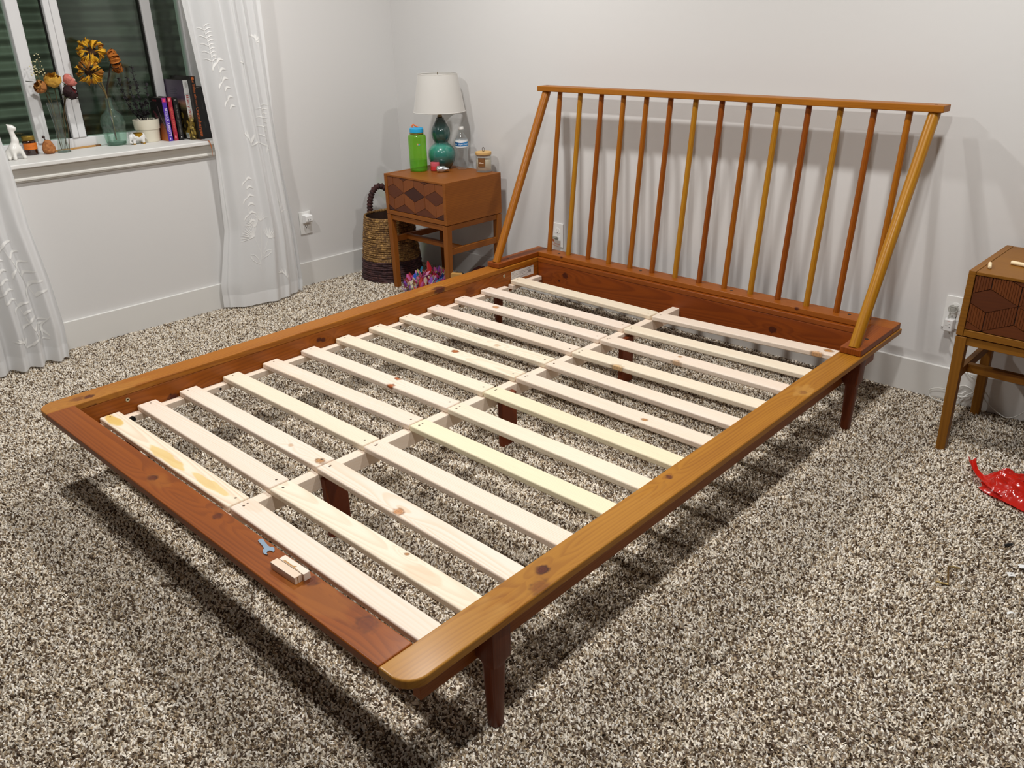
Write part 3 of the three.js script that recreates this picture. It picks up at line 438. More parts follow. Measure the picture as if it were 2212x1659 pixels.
// ---------------------------------------------------------------- basket, feathers and bundle by the left nightstand
{
  const t = thing('woven_basket', 'tall round woven seagrass basket with dark base and loop handles', 'basket', [0.212, 0, 0.288]);
  const rTop = 0.128, rBot = 0.166, H = 0.345, rows = 31, hw = H / rows;
  const strand = dataTex(512, 32, (s, v) => { const n = noise(s * 260, v * 3, 4), d = noise(s * 40, 1, 9); return mix3([78, 50, 22], [206, 162, 92], clamp(n * 0.8 + d * 0.5 - 0.25)); }); strand.repeat.set(1, 1);
  const strandD = dataTex(512, 32, (s, v) => { const n = noise(s * 220, v * 3, 14), d = noise(s * 30, 1, 19); return mix3([40, 20, 26], [104, 62, 56], clamp(n * 0.8 + d * 0.4 - 0.25)); });
  const coil = (k, seed) => { const y = (k + 0.5) * hw, r = lerp(rBot, rTop, Math.pow((k + 0.5) / rows, 1.15)); return param(110, 8, (u, v) => { const a = u * 2 * Math.PI, b = v * 2 * Math.PI, w = noise(u * 60, k * 3.1, seed) - 0.5, tw = 0.16 * Math.sin(a * 95 + b * 1 + k); const q = hw * 0.62 * (1 + tw * 0.5 + w * 0.35), rr = r + Math.cos(b) * q * 0.8 + w * 0.004; return V(Math.cos(a) * rr, y + Math.sin(b) * q + (noise(u * 9, k, 6) - 0.5) * 0.004, Math.sin(a) * rr); }); };
  const m1 = std({ map: strand, roughness: 0.75 }), m2 = std({ map: strandD, roughness: 0.75 });
  for (let k = 0; k < rows; k++) obj('coil', coil(k, 50 + k).rotateY(k * 2.399), k < 10 || (k > 10 && k < 12 && false) ? m2 : m1, t);
  obj('lining', lathe([[0.0001, 0.012], [rBot - 0.012, 0.012], [rTop - 0.008, H - 0.01]], 40), std({ color: 0x3a2417, roughness: 0.9, side: THREE.DoubleSide }), t);
  const hm = std({ map: strandD, color: hex(0xe6c8b8), roughness: 0.8 });
  for (const [a0, turn] of [[-2.78, 0]]) {
    const c = V(Math.cos(a0) * (rTop - 0.004), 0, Math.sin(a0) * (rTop - 0.004)), s = V(-Math.sin(a0), 0, Math.cos(a0));
    const pts = []; for (let k = 0; k <= 16; k++) { const q = k / 16 * Math.PI, w = 0.066 * Math.cos(q), y = H - 0.02 + 0.15 * Math.pow(Math.sin(q), 0.8); pts.push(c.clone().addScaledVector(s, w).setY(y)); }
    const curve = new THREE.CatmullRomCurve3(pts), fr = curve.computeFrenetFrames(90);
    obj('handle', param(90, 10, (u, v) => { const p = curve.getPointAt(u), b = v * 2 * Math.PI, i = Math.min(90, Math.round(u * 90)), r = 0.0155 * (1 + 0.2 * Math.sin(u * 130 + b)); return p.addScaledVector(fr.normals[i], Math.cos(b) * r).addScaledVector(fr.binormals[i], Math.sin(b) * r); }), hm, t);
  }
}
{
  const t = thing('feather_heap', 'heap of multicoloured fluffy feathers on the carpet under the corner nightstand', 'feathers', [0.61, 0, 0.345]); t.userData.kind = 'stuff';
  const q = rng(31), cols = [0xd41f2a, 0xe0308a, 0xc44aa8, 0xe89ac0, 0x2a9cc8, 0x1f5fd0, 0xb8b060, 0xd8d0b8, 0xe6dcc4, 0x8a4fb0, 0xd8c8b0, 0x9a6a30, 0xc03030, 0xd060a0];
  const feather = (len) => { const gs = []; const bend = (q() - 0.5) * 1.2; const f = (u, v) => { const w = len * 0.24 * Math.sin(Math.PI * Math.min(1, 0.06 + v * 0.94)) ** 0.7, x = (u - 0.5) * 2 * w * (0.8 + 0.35 * noise(v * 40, u * 3, 9)); return V(x, v * len + Math.abs(u - 0.5) * len * 0.12, Math.sin(v * bend) * len * 0.5 - Math.abs(x) * 0.35); }; gs.push(param(6, 14, f)); return gs[0]; };
  const by = cols.map(() => []);
  for (let k = 0; k < 620; k++) {
    const a = q() * 6.28, r = Math.sqrt(q()) * 0.135, px = Math.cos(a) * r * 1.1, pz = Math.sin(a) * r, dome = 0.1 * Math.max(0, 1 - (r / 0.165) ** 2);
    const g = feather(0.018 + q() * 0.026).rotateX(-0.2 + (q() - 0.5) * 2.2).rotateY(q() * 6.28).rotateZ((q() - 0.5) * 1.2).translate(px, 0.006 + dome * (0.25 + q() * 0.75), pz);
    by[(Math.floor(noise(px * 26 + 9, pz * 26 + 4, 3) * 21) + Math.floor(q() * 3)) % cols.length].push(g);
  }
  by.forEach((gs, i) => gs.length && obj('feathers', gs, phy({ color: hex(cols[i]), roughness: 0.95, transmission: 0.3, thickness: 0, side: THREE.DoubleSide }), t));
  const spike = feather(0.075).rotateX(-0.1).translate(0.0, 0.09, 0.02); obj('feathers', spike, phy({ color: hex(0xd81f22), roughness: 0.95, transmission: 0.3, thickness: 0, side: THREE.DoubleSide }), t);
  const b = thing('cloth_bundle', 'dark reddish crumpled cloth bundle under the corner nightstand by the wall', 'cloth', [0.745, 0, 0.115]);
  obj('bundle', param(60, 24, (u, v) => { const a = u * 2 * Math.PI, e = v * Math.PI / 2, r = 0.085 * (0.85 + 0.35 * fbm(Math.cos(a) * 2 + 5, Math.sin(a) * 2 + v * 3, 12)); return V(Math.cos(a) * Math.cos(e) * r * 0.8, Math.sin(e) * r * 1.15, Math.sin(a) * Math.cos(e) * r); }), std({ color: hex(0x4a1d18), roughness: 0.9 }), b);
  const w = thing('pine_wedge', 'small yellowish wooden scrap poking up behind the left bed rail', 'wood scrap', [0.905, 0, 0.43], 0.5);
  obj('scrap', flat([[-0.03, 0.012], [0.03, 0.012], [0.02, -0.012], [-0.03, -0.012]], 0.172, 0.001), std({ color: hex(0xb98a48), roughness: 0.7 }), w);
}

// ---------------------------------------------------------------- on the window sill
const SY = 0.8142;
const petalShell = (r, h, open, seed) => param(8, 8, (u, v) => { const a = (u - 0.5) * 2.1, w = Math.sin(Math.PI * (0.12 + 0.8 * Math.min(1, v * 1.05))) * 0.5 + 0.5, rr = r * (0.3 + 0.72 * Math.sin(Math.PI * (0.12 + (0.86 - 0.36 * open) * v))) * (1 + 0.3 * (noise(u * 5, v * 5, seed) - 0.5)); return V(Math.sin(a) * rr * w, v * h * (1 - 0.12 * Math.abs(u - 0.5)), Math.cos(a) * rr + 0.12 * r * Math.sin(u * 9 + seed) * v); });
function aim(o, d) { o.quaternion.setFromUnitVectors(V(0, 1, 0), d.clone().normalize()); return o; }
function rose(label, p, dir, r, cols, foot, leaf) {
  const t = thing('dried_rose', label, 'flower', p, 0, 'dried roses in the slim vase');
  const bloom = [[], []], q = rng(Math.round(p[2] * 1000));
  for (const [n, rr, h, op, k] of [[3, 0.45, 1.0, 0.4, 0], [4, 0.7, 1.15, 0.6, 0], [5, 0.9, 1.1, 0.75, 1], [6, 1.0, 0.95, 0.9, 1]]) for (let i = 0; i < n; i++) bloom[k].push(petalShell(r * rr, r * 1.35 * h, op, i + n * 7).rotateX((q() - 0.4) * 0.16).rotateY(i / n * 6.283 + rr * 3));
  const G = new THREE.Group(); G.name = 'bloom'; t.add(G); aim(G, dir);
  const mt = (c) => std({ color: hex(c), roughness: 0.85, side: THREE.DoubleSide });
  obj('inner_petals', bloom[0], mt(cols[0]), G); obj('outer_petals', bloom[1], mt(cols[1]), G);
  obj('sepal', [0, 1, 2, 3, 4].map((i) => param(2, 6, (u, v) => V((u - 0.5) * r * 0.35 * (1 - v), -r * 0.12 - v * r * 0.3, r * 0.15 + v * r * 0.55)).rotateY(i * 1.257)), mt(0x4a4a2a), G);
  const base = V(0, 0, 0), f = V(...foot).sub(V(...p));
  obj('stem', tube([base, base.clone().lerp(f, 0.35).addScaledVector(dir, -r * 0.5), base.clone().lerp(f, 0.7), f], 0.0019, 24, 6), std({ color: 0x4a3c22, roughness: 0.8 }), t);
  if (leaf) obj('leaf', leaf.map(([x, y, z, s, a]) => param(4, 8, (u, v) => V((u - 0.5) * s * Math.sin(Math.PI * (0.05 + 0.95 * v)) * 0.8, v * s * 0.5 + 0.2 * s * Math.abs(u - 0.5), v * s)).rotateX(0.3).rotateY(a).translate(x, y, z)), mt(0x3a3a26), t);
}
{
  const clear = phy({ color: hex(0xe8efec), roughness: 0.04, transmission: 0.96, thickness: 0, ior: 1.5, side: THREE.DoubleSide });
  const v = thing('slim_vase', 'slim clear glass vase with waisted body holding dried roses', 'vase', [-0.178, SY, 1.7286]);
  const o = spline([[0.027, 0], [0.0268, 0.004], [0.022, 0.03], [0.0165, 0.08], [0.0175, 0.12], [0.0225, 0.17], [0.0275, 0.207]], 30);
  obj('glass', lathe([[0.0001, 0.008], ...o], 44), clear, v); obj('base', lathe([[0.0001, 0], [0.0262, 0], [0.0262, 0.006], [0.0001, 0.007]], 40), phy({ color: hex(0xf2faf6), roughness: 0.03, transmission: 1, thickness: 0.01, ior: 1.5 }), v);
  const foot = (dx, dz) => [-0.178 + dx, SY + 0.012, 1.7286 + dz];
  rose('yellow dried rose at the middle of the slim vase bouquet', [-0.17, 1.09, 1.712], V(0.45, 0.75, 0.15), 0.031, [0xd9a838, 0xc8983a], foot(0.006, -0.012), [[0.0, -0.035, 0.01, 0.03, 0.5], [0.01, -0.06, -0.01, 0.035, 2.5], [0.01, -0.065, 0.015, 0.032, 1.2]]);
  rose('brownish orange dried rose drooping on the left of the bouquet', [-0.175, 1.075, 1.752], V(0.3, 0.45, 0.62), 0.026, [0xb27a3a, 0x9c6430], foot(-0.005, 0.008), [[0.0, 0.03, 0.03, 0.03, -0.2]]);
  rose('pink dried rose on the upper right of the bouquet', [-0.175, 1.093, 1.662], V(0.35, 0.55, -0.75), 0.027, [0xe0bcae, 0xc87468], foot(0.012, -0.018), [[0.0, -0.015, -0.01, 0.022, 2.2]]);
  rose('dark wine red dried rose on the lower right of the bouquet', [-0.17, 1.045, 1.672], V(0.4, 0.5, -0.6), 0.029, [0x5a1418, 0x2a0e12], foot(0.0, -0.004), [[0.01, -0.02, -0.01, 0.03, 2.8], [0.0, 0.0, 0.02, 0.035, 3.4]]);
  const s = thing('baby_breath', 'thin sprigs of tiny cream dried filler blossoms behind the roses', 'dried sprig', [-0.185, SY + 0.2, 1.73]);
  const q = rng(8), stems = [], blossoms = [];
  for (const [y, z, n] of [[1.203, 1.748, 9], [1.155, 1.768, 12], [1.178, 1.772, 8], [1.152, 1.742, 12]]) { const e = V(0, y - (SY + 0.2), z - 1.73); stems.push(tube([[0, -0.19, 0], [0, 0.02, 0.002], e.clone().multiplyScalar(0.6).toArray(), e.toArray()], 0.0008, 16, 5)); for (let k = 0; k < n; k++) blossoms.push(new THREE.IcosahedronGeometry(0.0022 + q() * 0.0012, 0).translate(e.x + (q() - 0.5) * 0.02, e.y + (q() - 0.6) * 0.04, e.z + (q() - 0.5) * 0.028)); }
  obj('stem', stems, std({ color: 0x6a5a34, roughness: 0.9 }), s); obj('blossoms', blossoms, std({ color: 0xd8cfa4, roughness: 0.9 }), s).userData.kind = 'stuff';
}
{
  const v = thing('bottle_vase', 'pale green glass bottle vase with leaf relief and long neck', 'vase', [-0.209, SY, 1.485]);
  const gl = phy({ color: hex(0xdcefe6), roughness: 0.05, transmission: 0.95, thickness: 0, ior: 1.5, side: THREE.DoubleSide });
  const o = spline([[0.036, 0], [0.042, 0.006], [0.0455, 0.03], [0.049, 0.075], [0.05, 0.1], [0.044, 0.128], [0.026, 0.146], [0.0155, 0.165], [0.0142, 0.2], [0.015, 0.205]], 60);
  obj('base', lathe([[0.0001, 0.002], [0.036, 0.002], [0.041, 0.008], [0.04, 0.016], [0.0001, 0.013]], 40), phy({ color: hex(0x9ad0b8), roughness: 0.05, transmission: 0.8, thickness: 0.01, ior: 1.48, attenuationColor: hex(0x5fb898), attenuationDistance: 0.03 }), v); const g = lathe([[0.0001, 0.014], ...o.filter((q) => q[1] > 0.001 || 1)], 64), p = g.attributes.position;
  for (let k = 0; k < p.count; k++) { const x = p.getX(k), z = p.getZ(k), r = Math.hypot(x, z), y = p.getY(k), a = Math.atan2(z, x); if (y > 0.012 && y < 0.11 && r > 0.0435) { const f = 1 + 0.035 * Math.max(0, Math.sin(a * 6 + y * 90) * Math.sin(y * 70 + 1)) + 0.02 * Math.max(0, Math.sin(a * 14 - y * 160)); p.setX(k, x * f); p.setZ(k, z * f); } } g.computeVertexNormals();
  obj('glass', g, gl, v);
  const sun = (label, pos, dir, r, cols, via) => {
    const t = thing('dried_sunflower', label, 'flower', pos, 0, 'dried sunflowers in the green bottle vase'); const q = rng(Math.round(pos[1] * 999));
    const H = new THREE.Group(); H.name = 'flower_head'; t.add(H); aim(H, dir);
    const pet = [[], []];
    for (let ring = 0; ring < 3; ring++) for (let i = 0; i < 17; i++) {
      const a = (i + ring * 0.37 + (q() - 0.5) * 0.9) / 17 * 6.283, f0 = -1.6 + q() * 0.8, f1 = 0.9 + q() * 1.9, w = r * (0.07 + q() * 0.09), ra = r * (0.24 + 0.05 * ring + q() * 0.16), tw = (q() - 0.5) * 2.2, sd = i + ring * 40, off = r * (0.5 + q() * 0.2);
      pet[q() < 0.3 ? 1 : 0].push(param(4, 10, (u, v) => { const f = lerp(f0, f1, v), wd = (u - 0.5) * 2 * w * Math.sin(Math.PI * (0.15 + 0.8 * v)), cr = (noise(u * 6, v * 5, sd) - 0.5) * r * 0.2; return V(wd + tw * r * 0.12 * v * v, r * 0.1 + Math.sin(f) * ra + cr, off + Math.cos(f) * (ra + cr) + Math.abs(u - 0.5) * r * 0.1); }).rotateY(a));
    }
    const mt = (c) => std({ color: hex(c), roughness: 0.8, side: THREE.DoubleSide });
    obj('petals', pet[0], mt(cols[0]), H); obj('petals', pet[1], mt(cols[1]), H);
    obj('seed_disc', lathe([[0.0001, r * 0.1], [r * 0.3, r * 0.12], [r * 0.46, r * 0.02], [r * 0.4, -r * 0.2], [0.0001, -r * 0.35]], 24), std({ color: hex(0x3a2410), roughness: 0.95 }), H);
    const f = V(-0.209, SY + 0.02, 1.485).sub(V(...pos)), nk = V(-0.209, 1.016, 1.487).sub(V(...pos));
    obj('stem', tube([dir.clone().multiplyScalar(-r * 0.25), via.sub(V(...pos)), nk, f], 0.0032, 30, 7), mt(cols[2]), t);
  };
  sun('topmost dried sunflower with open yellow ring of petals', [-0.185, 1.213, 1.523], V(0.75, 0.35, 0.35), 0.05, [0xd8a420, 0xa86c18, 0x7a6636], V(-0.21, 1.15, 1.512));
  sun('lower left dried sunflower with curled golden petals nodding down', [-0.18, 1.133, 1.548], V(0.72, -0.1, 0.4), 0.048, [0xd09a1e, 0x9c6216, 0x6a5a38], V(-0.205, 1.1, 1.525));
  sun('right hand dried sunflower seen from the side with brown scorched petals', [-0.2, 1.17, 1.43], V(0.3, 0.2, -0.9), 0.046, [0xb0661c, 0x3a1e10, 0x2a1e14], V(-0.212, 1.12, 1.455));
}
{
  const t = thing('candle_jar', 'amber glass candle jar with gold lid and orange label', 'candle', [-0.2129, SY, 1.8506]);
  obj('jar', lathe([[0.0001, 0], [0.025, 0], [0.0275, 0.003], [0.0275, 0.056], [0.0245, 0.06], [0.0001, 0.06]], 40), phy({ color: hex(0x2a0c04), roughness: 0.08, clearcoat: 1, clearcoatRoughness: 0.05 }), t);
  obj('lid', lathe([[0.0001, 0.0605], [0.0242, 0.0605], [0.0248, 0.062], [0.0248, 0.076], [0.0235, 0.0785], [0.0001, 0.079]], 36), std({ color: hex(0xa8893c), metalness: 0.8, roughness: 0.35 }), t);
  const lab = canvasTex(160, 80, (c, w, h) => { c.fillStyle = '#d4701c'; c.fillRect(0, 0, w, h); c.fillStyle = '#b85a14'; c.fillRect(30, 30, 90, 5); c.fillRect(44, 44, 64, 4); });
  obj('label', param(24, 2, (u, v) => { const a = 0.25 + u * 2.4; return V(Math.sin(a) * 0.0279, 0.024 + v * 0.0265, Math.cos(a) * 0.0279); }), std({ map: lab, roughness: 0.6 }), t);
  const g = thing('pear_ornament', 'dried orange-brown pear shaped ornament with dark round stem', 'ornament', [-0.178, SY, 1.789]);
  const prof = spline([[0.0001, 0.0], [0.018, 0.002], [0.0255, 0.014], [0.025, 0.028], [0.018, 0.046], [0.01, 0.056], [0.0001, 0.059]], 24);
  const pg = lathe(prof, 32), p = pg.attributes.position; for (let k = 0; k < p.count; k++) { const f = 1 + 0.1 * (fbm(Math.atan2(p.getZ(k), p.getX(k)) * 2, p.getY(k) * 120, 4) - 0.5); p.setX(k, p.getX(k) * f); p.setZ(k, p.getZ(k) * f); } pg.computeVertexNormals();
  obj('body', pg, std({ roughness: 0.9, map: dataTex(64, 64, (s, v) => mix3([120, 66, 30], [206, 142, 82], fbm(s * 16, v * 14, 5)) ) }), g);
  obj('stem', [cyl([-0.004, 0.056, 0.004], [-0.006, 0.066, 0.008], 0.002), new THREE.SphereGeometry(0.0062, 16, 12).translate(-0.006, 0.07, 0.009)], std({ color: 0x2a1410, roughness: 0.7 }), g);
  const s = thing('incense_stick', 'flat wooden stick lying at the back of the sill', 'stick', [-0.232, SY, 1.66], Math.PI / 2 + 0.13);
  obj('strip', metric(box(-0.115, 0.09, 0, 0.007, -0.006, 0.006, 0.001)), std({ color: hex(0xb88a4c), roughness: 0.7 }), s); obj('tip', box(0.09, 0.115, 0, 0.007, -0.006, 0.006, 0.001), std({ color: hex(0x6e4a26), roughness: 0.8 }), s);
}
{
  const t = thing('animal_figurine', 'white ceramic sitting long-necked animal figurine beside the curtain', 'figurine', [-0.125, SY, 1.935]);
  const b = [[[0.0, 0.126, -0.004], [0.004, 0.122, -0.012], 0.0125, 0.0095], [[0, 0.12, 0], [0.002, 0.075, -0.006], 0.0088, 0.012], [[0.002, 0.075, -0.006], [0.002, 0.04, 0.002], 0.013, 0.02], [[0.0, 0.045, 0.004], [-0.01, 0.022, 0.02], 0.02, 0.021], [[0.008, 0.045, -0.014], [0.012, 0.006, -0.026], 0.0095, 0.0072], [[0.012, 0.04, 0.012], [0.022, 0.005, 0.014], 0.0095, 0.0068], [[-0.012, 0.016, 0.028], [0.006, 0.006, 0.03], 0.012, 0.007], [[-0.006, 0.128, -0.002], [-0.008, 0.139, 0.003], 0.0035, 0.002], [[0.002, 0.13, 0.004], [0.0, 0.14, 0.01], 0.0035, 0.002]].map(([a, c, r0, r1]) => [V(...a), V(...c), r0, r1]);
  obj('body', sdfMesh((p) => b.reduce((d, [a, c, r0, r1]) => smin(d, capsule(p, a, c, r0, r1), 0.008), 1), [0, 0.07, 0], 0.085, 56), phy({ color: hex(0xe6e3dd), roughness: 0.35, clearcoat: 0.6, clearcoatRoughness: 0.15 }), t);
  const e = thing('elephant_figurine', 'tiny white and gold ceramic elephant figurine in front of the flower pot', 'figurine', [-0.15, SY, 1.412]);
  const c = [[[0, 0.032, 0.012], [0, 0.031, -0.018], 0.019, 0.0185], [[0.004, 0.036, 0.024], [0.006, 0.034, 0.03], 0.0135, 0.013], [[0.01, 0.032, 0.036], [0.012, 0.012, 0.041], 0.006, 0.0035], [[0.012, 0.012, 0.041], [0.012, 0.008, 0.033], 0.0035, 0.0026], [[0.009, 0.02, 0.02], [0.01, 0.004, 0.022], 0.0075, 0.0055], [[0.009, 0.02, -0.02], [0.01, 0.004, -0.022], 0.0078, 0.0056], [[-0.009, 0.02, 0.02], [-0.01, 0.004, 0.022], 0.0075, 0.0055], [[-0.009, 0.02, -0.02], [-0.01, 0.004, -0.022], 0.0078, 0.0056], [[0, 0.03, -0.036], [0.001, 0.018, -0.041], 0.002, 0.0016], [[0.016, 0.04, 0.022], [0.019, 0.032, 0.019], 0.007, 0.006]].map(([a, d, r0, r1]) => [V(...a), V(...d), r0, r1]);
  const white = phy({ color: hex(0xe4e2de), roughness: 0.25, clearcoat: 1, clearcoatRoughness: 0.06 }), gold = std({ color: hex(0xc8962e), metalness: 1, roughness: 0.22 });
  const sdf = (p) => c.reduce((d, [a, f, r0, r1]) => smin(d, capsule(p, a, f, r0, r1), 0.005), 1);
  obj('body', sdfMesh(sdf, [0, 0.03, 0], 0.055, 60), white, e);
  obj('saddle_cloth', sdfMesh((p) => Math.max(sdf(p) - 0.0009, 0.0305 - p.y + 0.55 * Math.abs(p.z + 0.001), Math.abs(p.z + 0.001) - 0.021), [0, 0.03, 0], 0.055, 60), gold, e);
  obj('feet', [[0.01, 0.022], [0.01, -0.022], [-0.01, 0.022], [-0.01, -0.022]].map(([x, z]) => lathe([[0.0001, 0], [0.0062, 0], [0.0066, 0.0035], [0.0056, 0.006]], 14).translate(x, 0, z)), gold, e);
}
{
  const t = thing('flower_pot', 'cream ceramic flower pot with wide rim on the sill', 'flower pot', [-0.2, SY, 1.336]);
  obj('pot', lathe([[0.0001, 0], [0.046, 0], [0.047, 0.002], [0.0525, 0.056], [0.0565, 0.058], [0.059, 0.0995], [0.0575, 0.1005], [0.0555, 0.099], [0.054, 0.085], [0.0001, 0.085]], 48), std({ color: hex(0xd9d2bf), roughness: 0.5 }), t);
  obj('soil', param(20, 6, (u, v) => V(Math.cos(u * 6.283) * v * 0.0548, 0.0865 + 0.006 * noise(u * 20, v * 9, 3), Math.sin(u * 6.283) * v * 0.0548)), std({ color: 0x1a120e, roughness: 1 }), t);
  const pl = thing('leggy_plant', 'dark leggy plant with thin stems of small leaves in the cream pot', 'plant', [-0.2, SY + 0.09, 1.336]);
  const q = rng(14), stem = [], leaves = [], mt = std({ color: hex(0x2a2428), roughness: 0.7, side: THREE.DoubleSide });
  for (const [y, z] of [[0.245, 0.018], [0.2, 0.09], [0.18, 0.022], [0.175, -0.03], [0.15, 0.082], [0.11, 0.045], [0.1, -0.02], [0.13, 0.055], [0.09, 0.01], [0.2, 0.045]]) {
    const x = (q() - 0.5) * 0.05, pts = [V(x * 0.4, 0, z * 0.25), V(x * 0.8, y * 0.4, z * 0.7), V(x, y, z)], cv = new THREE.CatmullRomCurve3(pts); stem.push(tube(pts, 0.0014, 16, 5));
    const n = Math.round(y / 0.009); for (let k = 2; k < n; k++) { const p = cv.getPointAt(k / n), s = 0.011 + q() * 0.009; leaves.push(param(2, 5, (u, v) => V((u - 0.5) * s * 0.8 * Math.sin(Math.PI * (0.1 + 0.85 * v)), v * s * 0.55 - Math.abs(u - 0.5) * 0.002, v * s)).rotateX((q() - 0.5) * 0.8).rotateY(k * 2.4 + q()).translate(p.x, p.y, p.z)); }
  }
  obj('stem', stem, mt, pl); obj('leaf', leaves, mt, pl).userData.kind = 'stuff';
}
// books: spine faces the room, front covers face the foot of the bed
function book(label, xs, depth, z1, thick, h, spine, cover, pageC = 0xd8d2c4, lean = 0) {
  const t = thing('book', label, 'book', [xs - depth / 2, SY, z1 - thick / 2], 0, 'books standing at the window end of the sill'); t.rotation.x = lean;
  const X = depth / 2, Z = thick / 2, c = 0.0012;
  obj('pages', box(-X + 0.003, X - 0.002, 0.003, h - 0.003, -Z + c, Z - c), std({ color: pageC, roughness: 0.9 }), t);
  const front = obj('front_cover', box(-X, X - 0.0008, 0, h, Z - c, Z), std({ color: 0x15110f, roughness: 0.4 }), t); if (cover) obj('cover_print', new THREE.PlaneGeometry(depth - 0.001, h).translate(0, h / 2, Z + 0.0003), std({ map: cover, roughness: 0.35 }), t);
  obj('back_cover', box(-X, X - 0.0008, 0, h, -Z, -Z + c), front.material, t);
  obj('spine', box(X - 0.0014, X, 0, h, -Z, Z, 0.0006), std({ color: 0x15110f, roughness: 0.4 }), t);
  obj('spine_print', new THREE.PlaneGeometry(thick, h).rotateY(Math.PI / 2).translate(X + 0.0003, h / 2, 0), std({ map: spine, roughness: 0.35 }), t);
}
const spineTex = (w, h, bg, draw) => canvasTex(w, h, (c) => { c.fillStyle = bg; c.fillRect(0, 0, w, h); c.textBaseline = 'middle'; c.textAlign = 'center'; draw(c, w, h); });
const down = (c, text, x, y, font, col) => { c.save(); c.translate(x, y); c.rotate(Math.PI / 2); c.font = font; c.fillStyle = col; c.fillText(text, 0, 0); c.restore(); };
{
  const pc = canvasTex(256, 366, (c, w, h) => { c.fillStyle = '#1c0f18'; c.fillRect(0, 0, w, h); c.fillStyle = '#c02a3a'; c.font = 'bold 20px serif'; c.fillText('MEGAN', 70, 34); const g = c.createLinearGradient(0, 200, 0, 366); g.addColorStop(0, '#6a2c1c'); g.addColorStop(1, '#b8682c'); c.fillStyle = g; c.beginPath(); c.moveTo(90, 366); c.quadraticCurveTo(120, 210, 190, 215); c.quadraticCurveTo(256, 230, 256, 366); c.fill(); c.fillStyle = '#6a2a38'; c.beginPath(); c.moveTo(40, 110); c.quadraticCurveTo(120, 130, 140, 200); c.quadraticCurveTo(70, 190, 40, 110); c.fill(); c.strokeStyle = '#a07a80'; c.lineWidth = 5; c.beginPath(); c.moveTo(150, 70); c.quadraticCurveTo(170, 170, 250, 250); c.stroke(); });
  book('paperback with purple spine and dark picture cover beside the cream pot', -0.112, 0.132, 1.2845, 0.021, 0.193, spineTex(64, 588, '#4a2a96', (c, w, h) => { c.fillStyle = '#8a2a78'; c.fillRect(0, 0, w, 70); c.fillStyle = '#e0406a'; c.fillRect(16, 14, 34, 40); down(c, 'MEGAN ABBOTT', 38, 330, 'bold 46px serif', '#d8cfe4'); down(c, 'THE END OF EVERYTHING', 12, 330, '18px serif', '#c0b0d8'); c.fillStyle = '#c8bce0'; c.fillRect(22, 540, 16, 26); }), pc);
  book('paperback with dark red spine between the purple and black spines', -0.113, 0.128, 1.2575, 0.0205, 0.193, spineTex(64, 588, '#9c1c34', (c, w, h) => { c.fillStyle = '#6a1020'; c.fillRect(0, 0, 8, h); c.fillStyle = '#d08a80'; c.fillRect(16, 12, 30, 44); down(c, 'MEGAN ABBOTT', 36, 300, 'bold 40px serif', '#c86a4c'); c.fillStyle = '#e07a80'; c.fillRect(20, 520, 22, 40); }), null);
  book('black spined paperback with fine white lettering', -0.108, 0.13, 1.2325, 0.0215, 0.189, spineTex(64, 560, '#0d0c0d', (c, w, h) => { c.fillStyle = '#8a8680'; c.fillRect(14, 20, 34, 14); down(c, 'THE WITCHES', 34, 180, '26px serif', '#a8a49c'); c.fillRect(12, 290, 40, 5); down(c, 'IN THE GARDEN', 34, 400, '24px serif', '#98948c'); c.fillStyle = '#d8d4cc'; c.fillRect(24, 510, 14, 18); }), null);
  const hp = canvasTex(360, 440, (c, w, h) => { const g = c.createLinearGradient(0, 0, 0, h); for (const [s, k] of [[0, '#4c4452'], [0.3, '#5a4c62'], [0.38, '#a87a66'], [0.45, '#6c6040'], [0.52, '#2c2418'], [1, '#2a2212']]) g.addColorStop(s, k); c.fillStyle = g; c.fillRect(0, 0, w, h); c.fillStyle = '#2e2a3c'; for (let k = 0; k < 4; k++) c.fillRect(120 - k * 6, 60 + k * 14, 110 + (k % 2) * 20, 4); const q = rng(4); for (let k = 0; k < 46; k++) { c.fillStyle = ['#6a5a2a', '#8c7430', '#3a3018', '#1c160c', '#a08438'][k % 5]; c.beginPath(); c.ellipse(q() * w, 240 + q() * 190, 8 + q() * 26, 6 + q() * 20, q() * 3, 0, 7); c.fill(); } c.fillStyle = '#e4e2de'; c.fillRect(270, 390, 56, 40); c.fillStyle = '#4a6a58'; for (let k = 0; k < 9; k++) c.fillRect(276 + k * 5, 396, 2.5, 26); });
  book('large hardback with white topped spine and red title lettering', -0.0705, 0.2, 1.19, 0.0245, 0.265, spineTex(96, 860, '#dcdcda', (c, w, h) => { c.fillStyle = '#b9b8b6'; c.beginPath(); c.ellipse(52, 70, 22, 44, 0, 0, 7); c.fill(); c.fillStyle = '#6a6866'; c.fillRect(20, 196, 60, 6); c.font = '34px serif'; c.fillText('7', 48, 250); down(c, 'Harry Potter', 46, 410, 'bold 62px serif', '#b62a22'); const g = c.createLinearGradient(0, 460, 0, 620); g.addColorStop(0, 'rgba(176,140,60,0)'); g.addColorStop(1, '#7a6424'); c.fillStyle = g; c.fillRect(0, 460, w, 400); const q = rng(6); for (let k = 0; k < 40; k++) { c.fillStyle = ['#b89a48', '#8a7230', '#4a3c1a', '#d8c070', '#2c2410'][k % 5]; c.beginPath(); c.ellipse(q() * w, 560 + q() * 300, 6 + q() * 20, 6 + q() * 16, q() * 3, 0, 7); c.fill(); } }), hp);
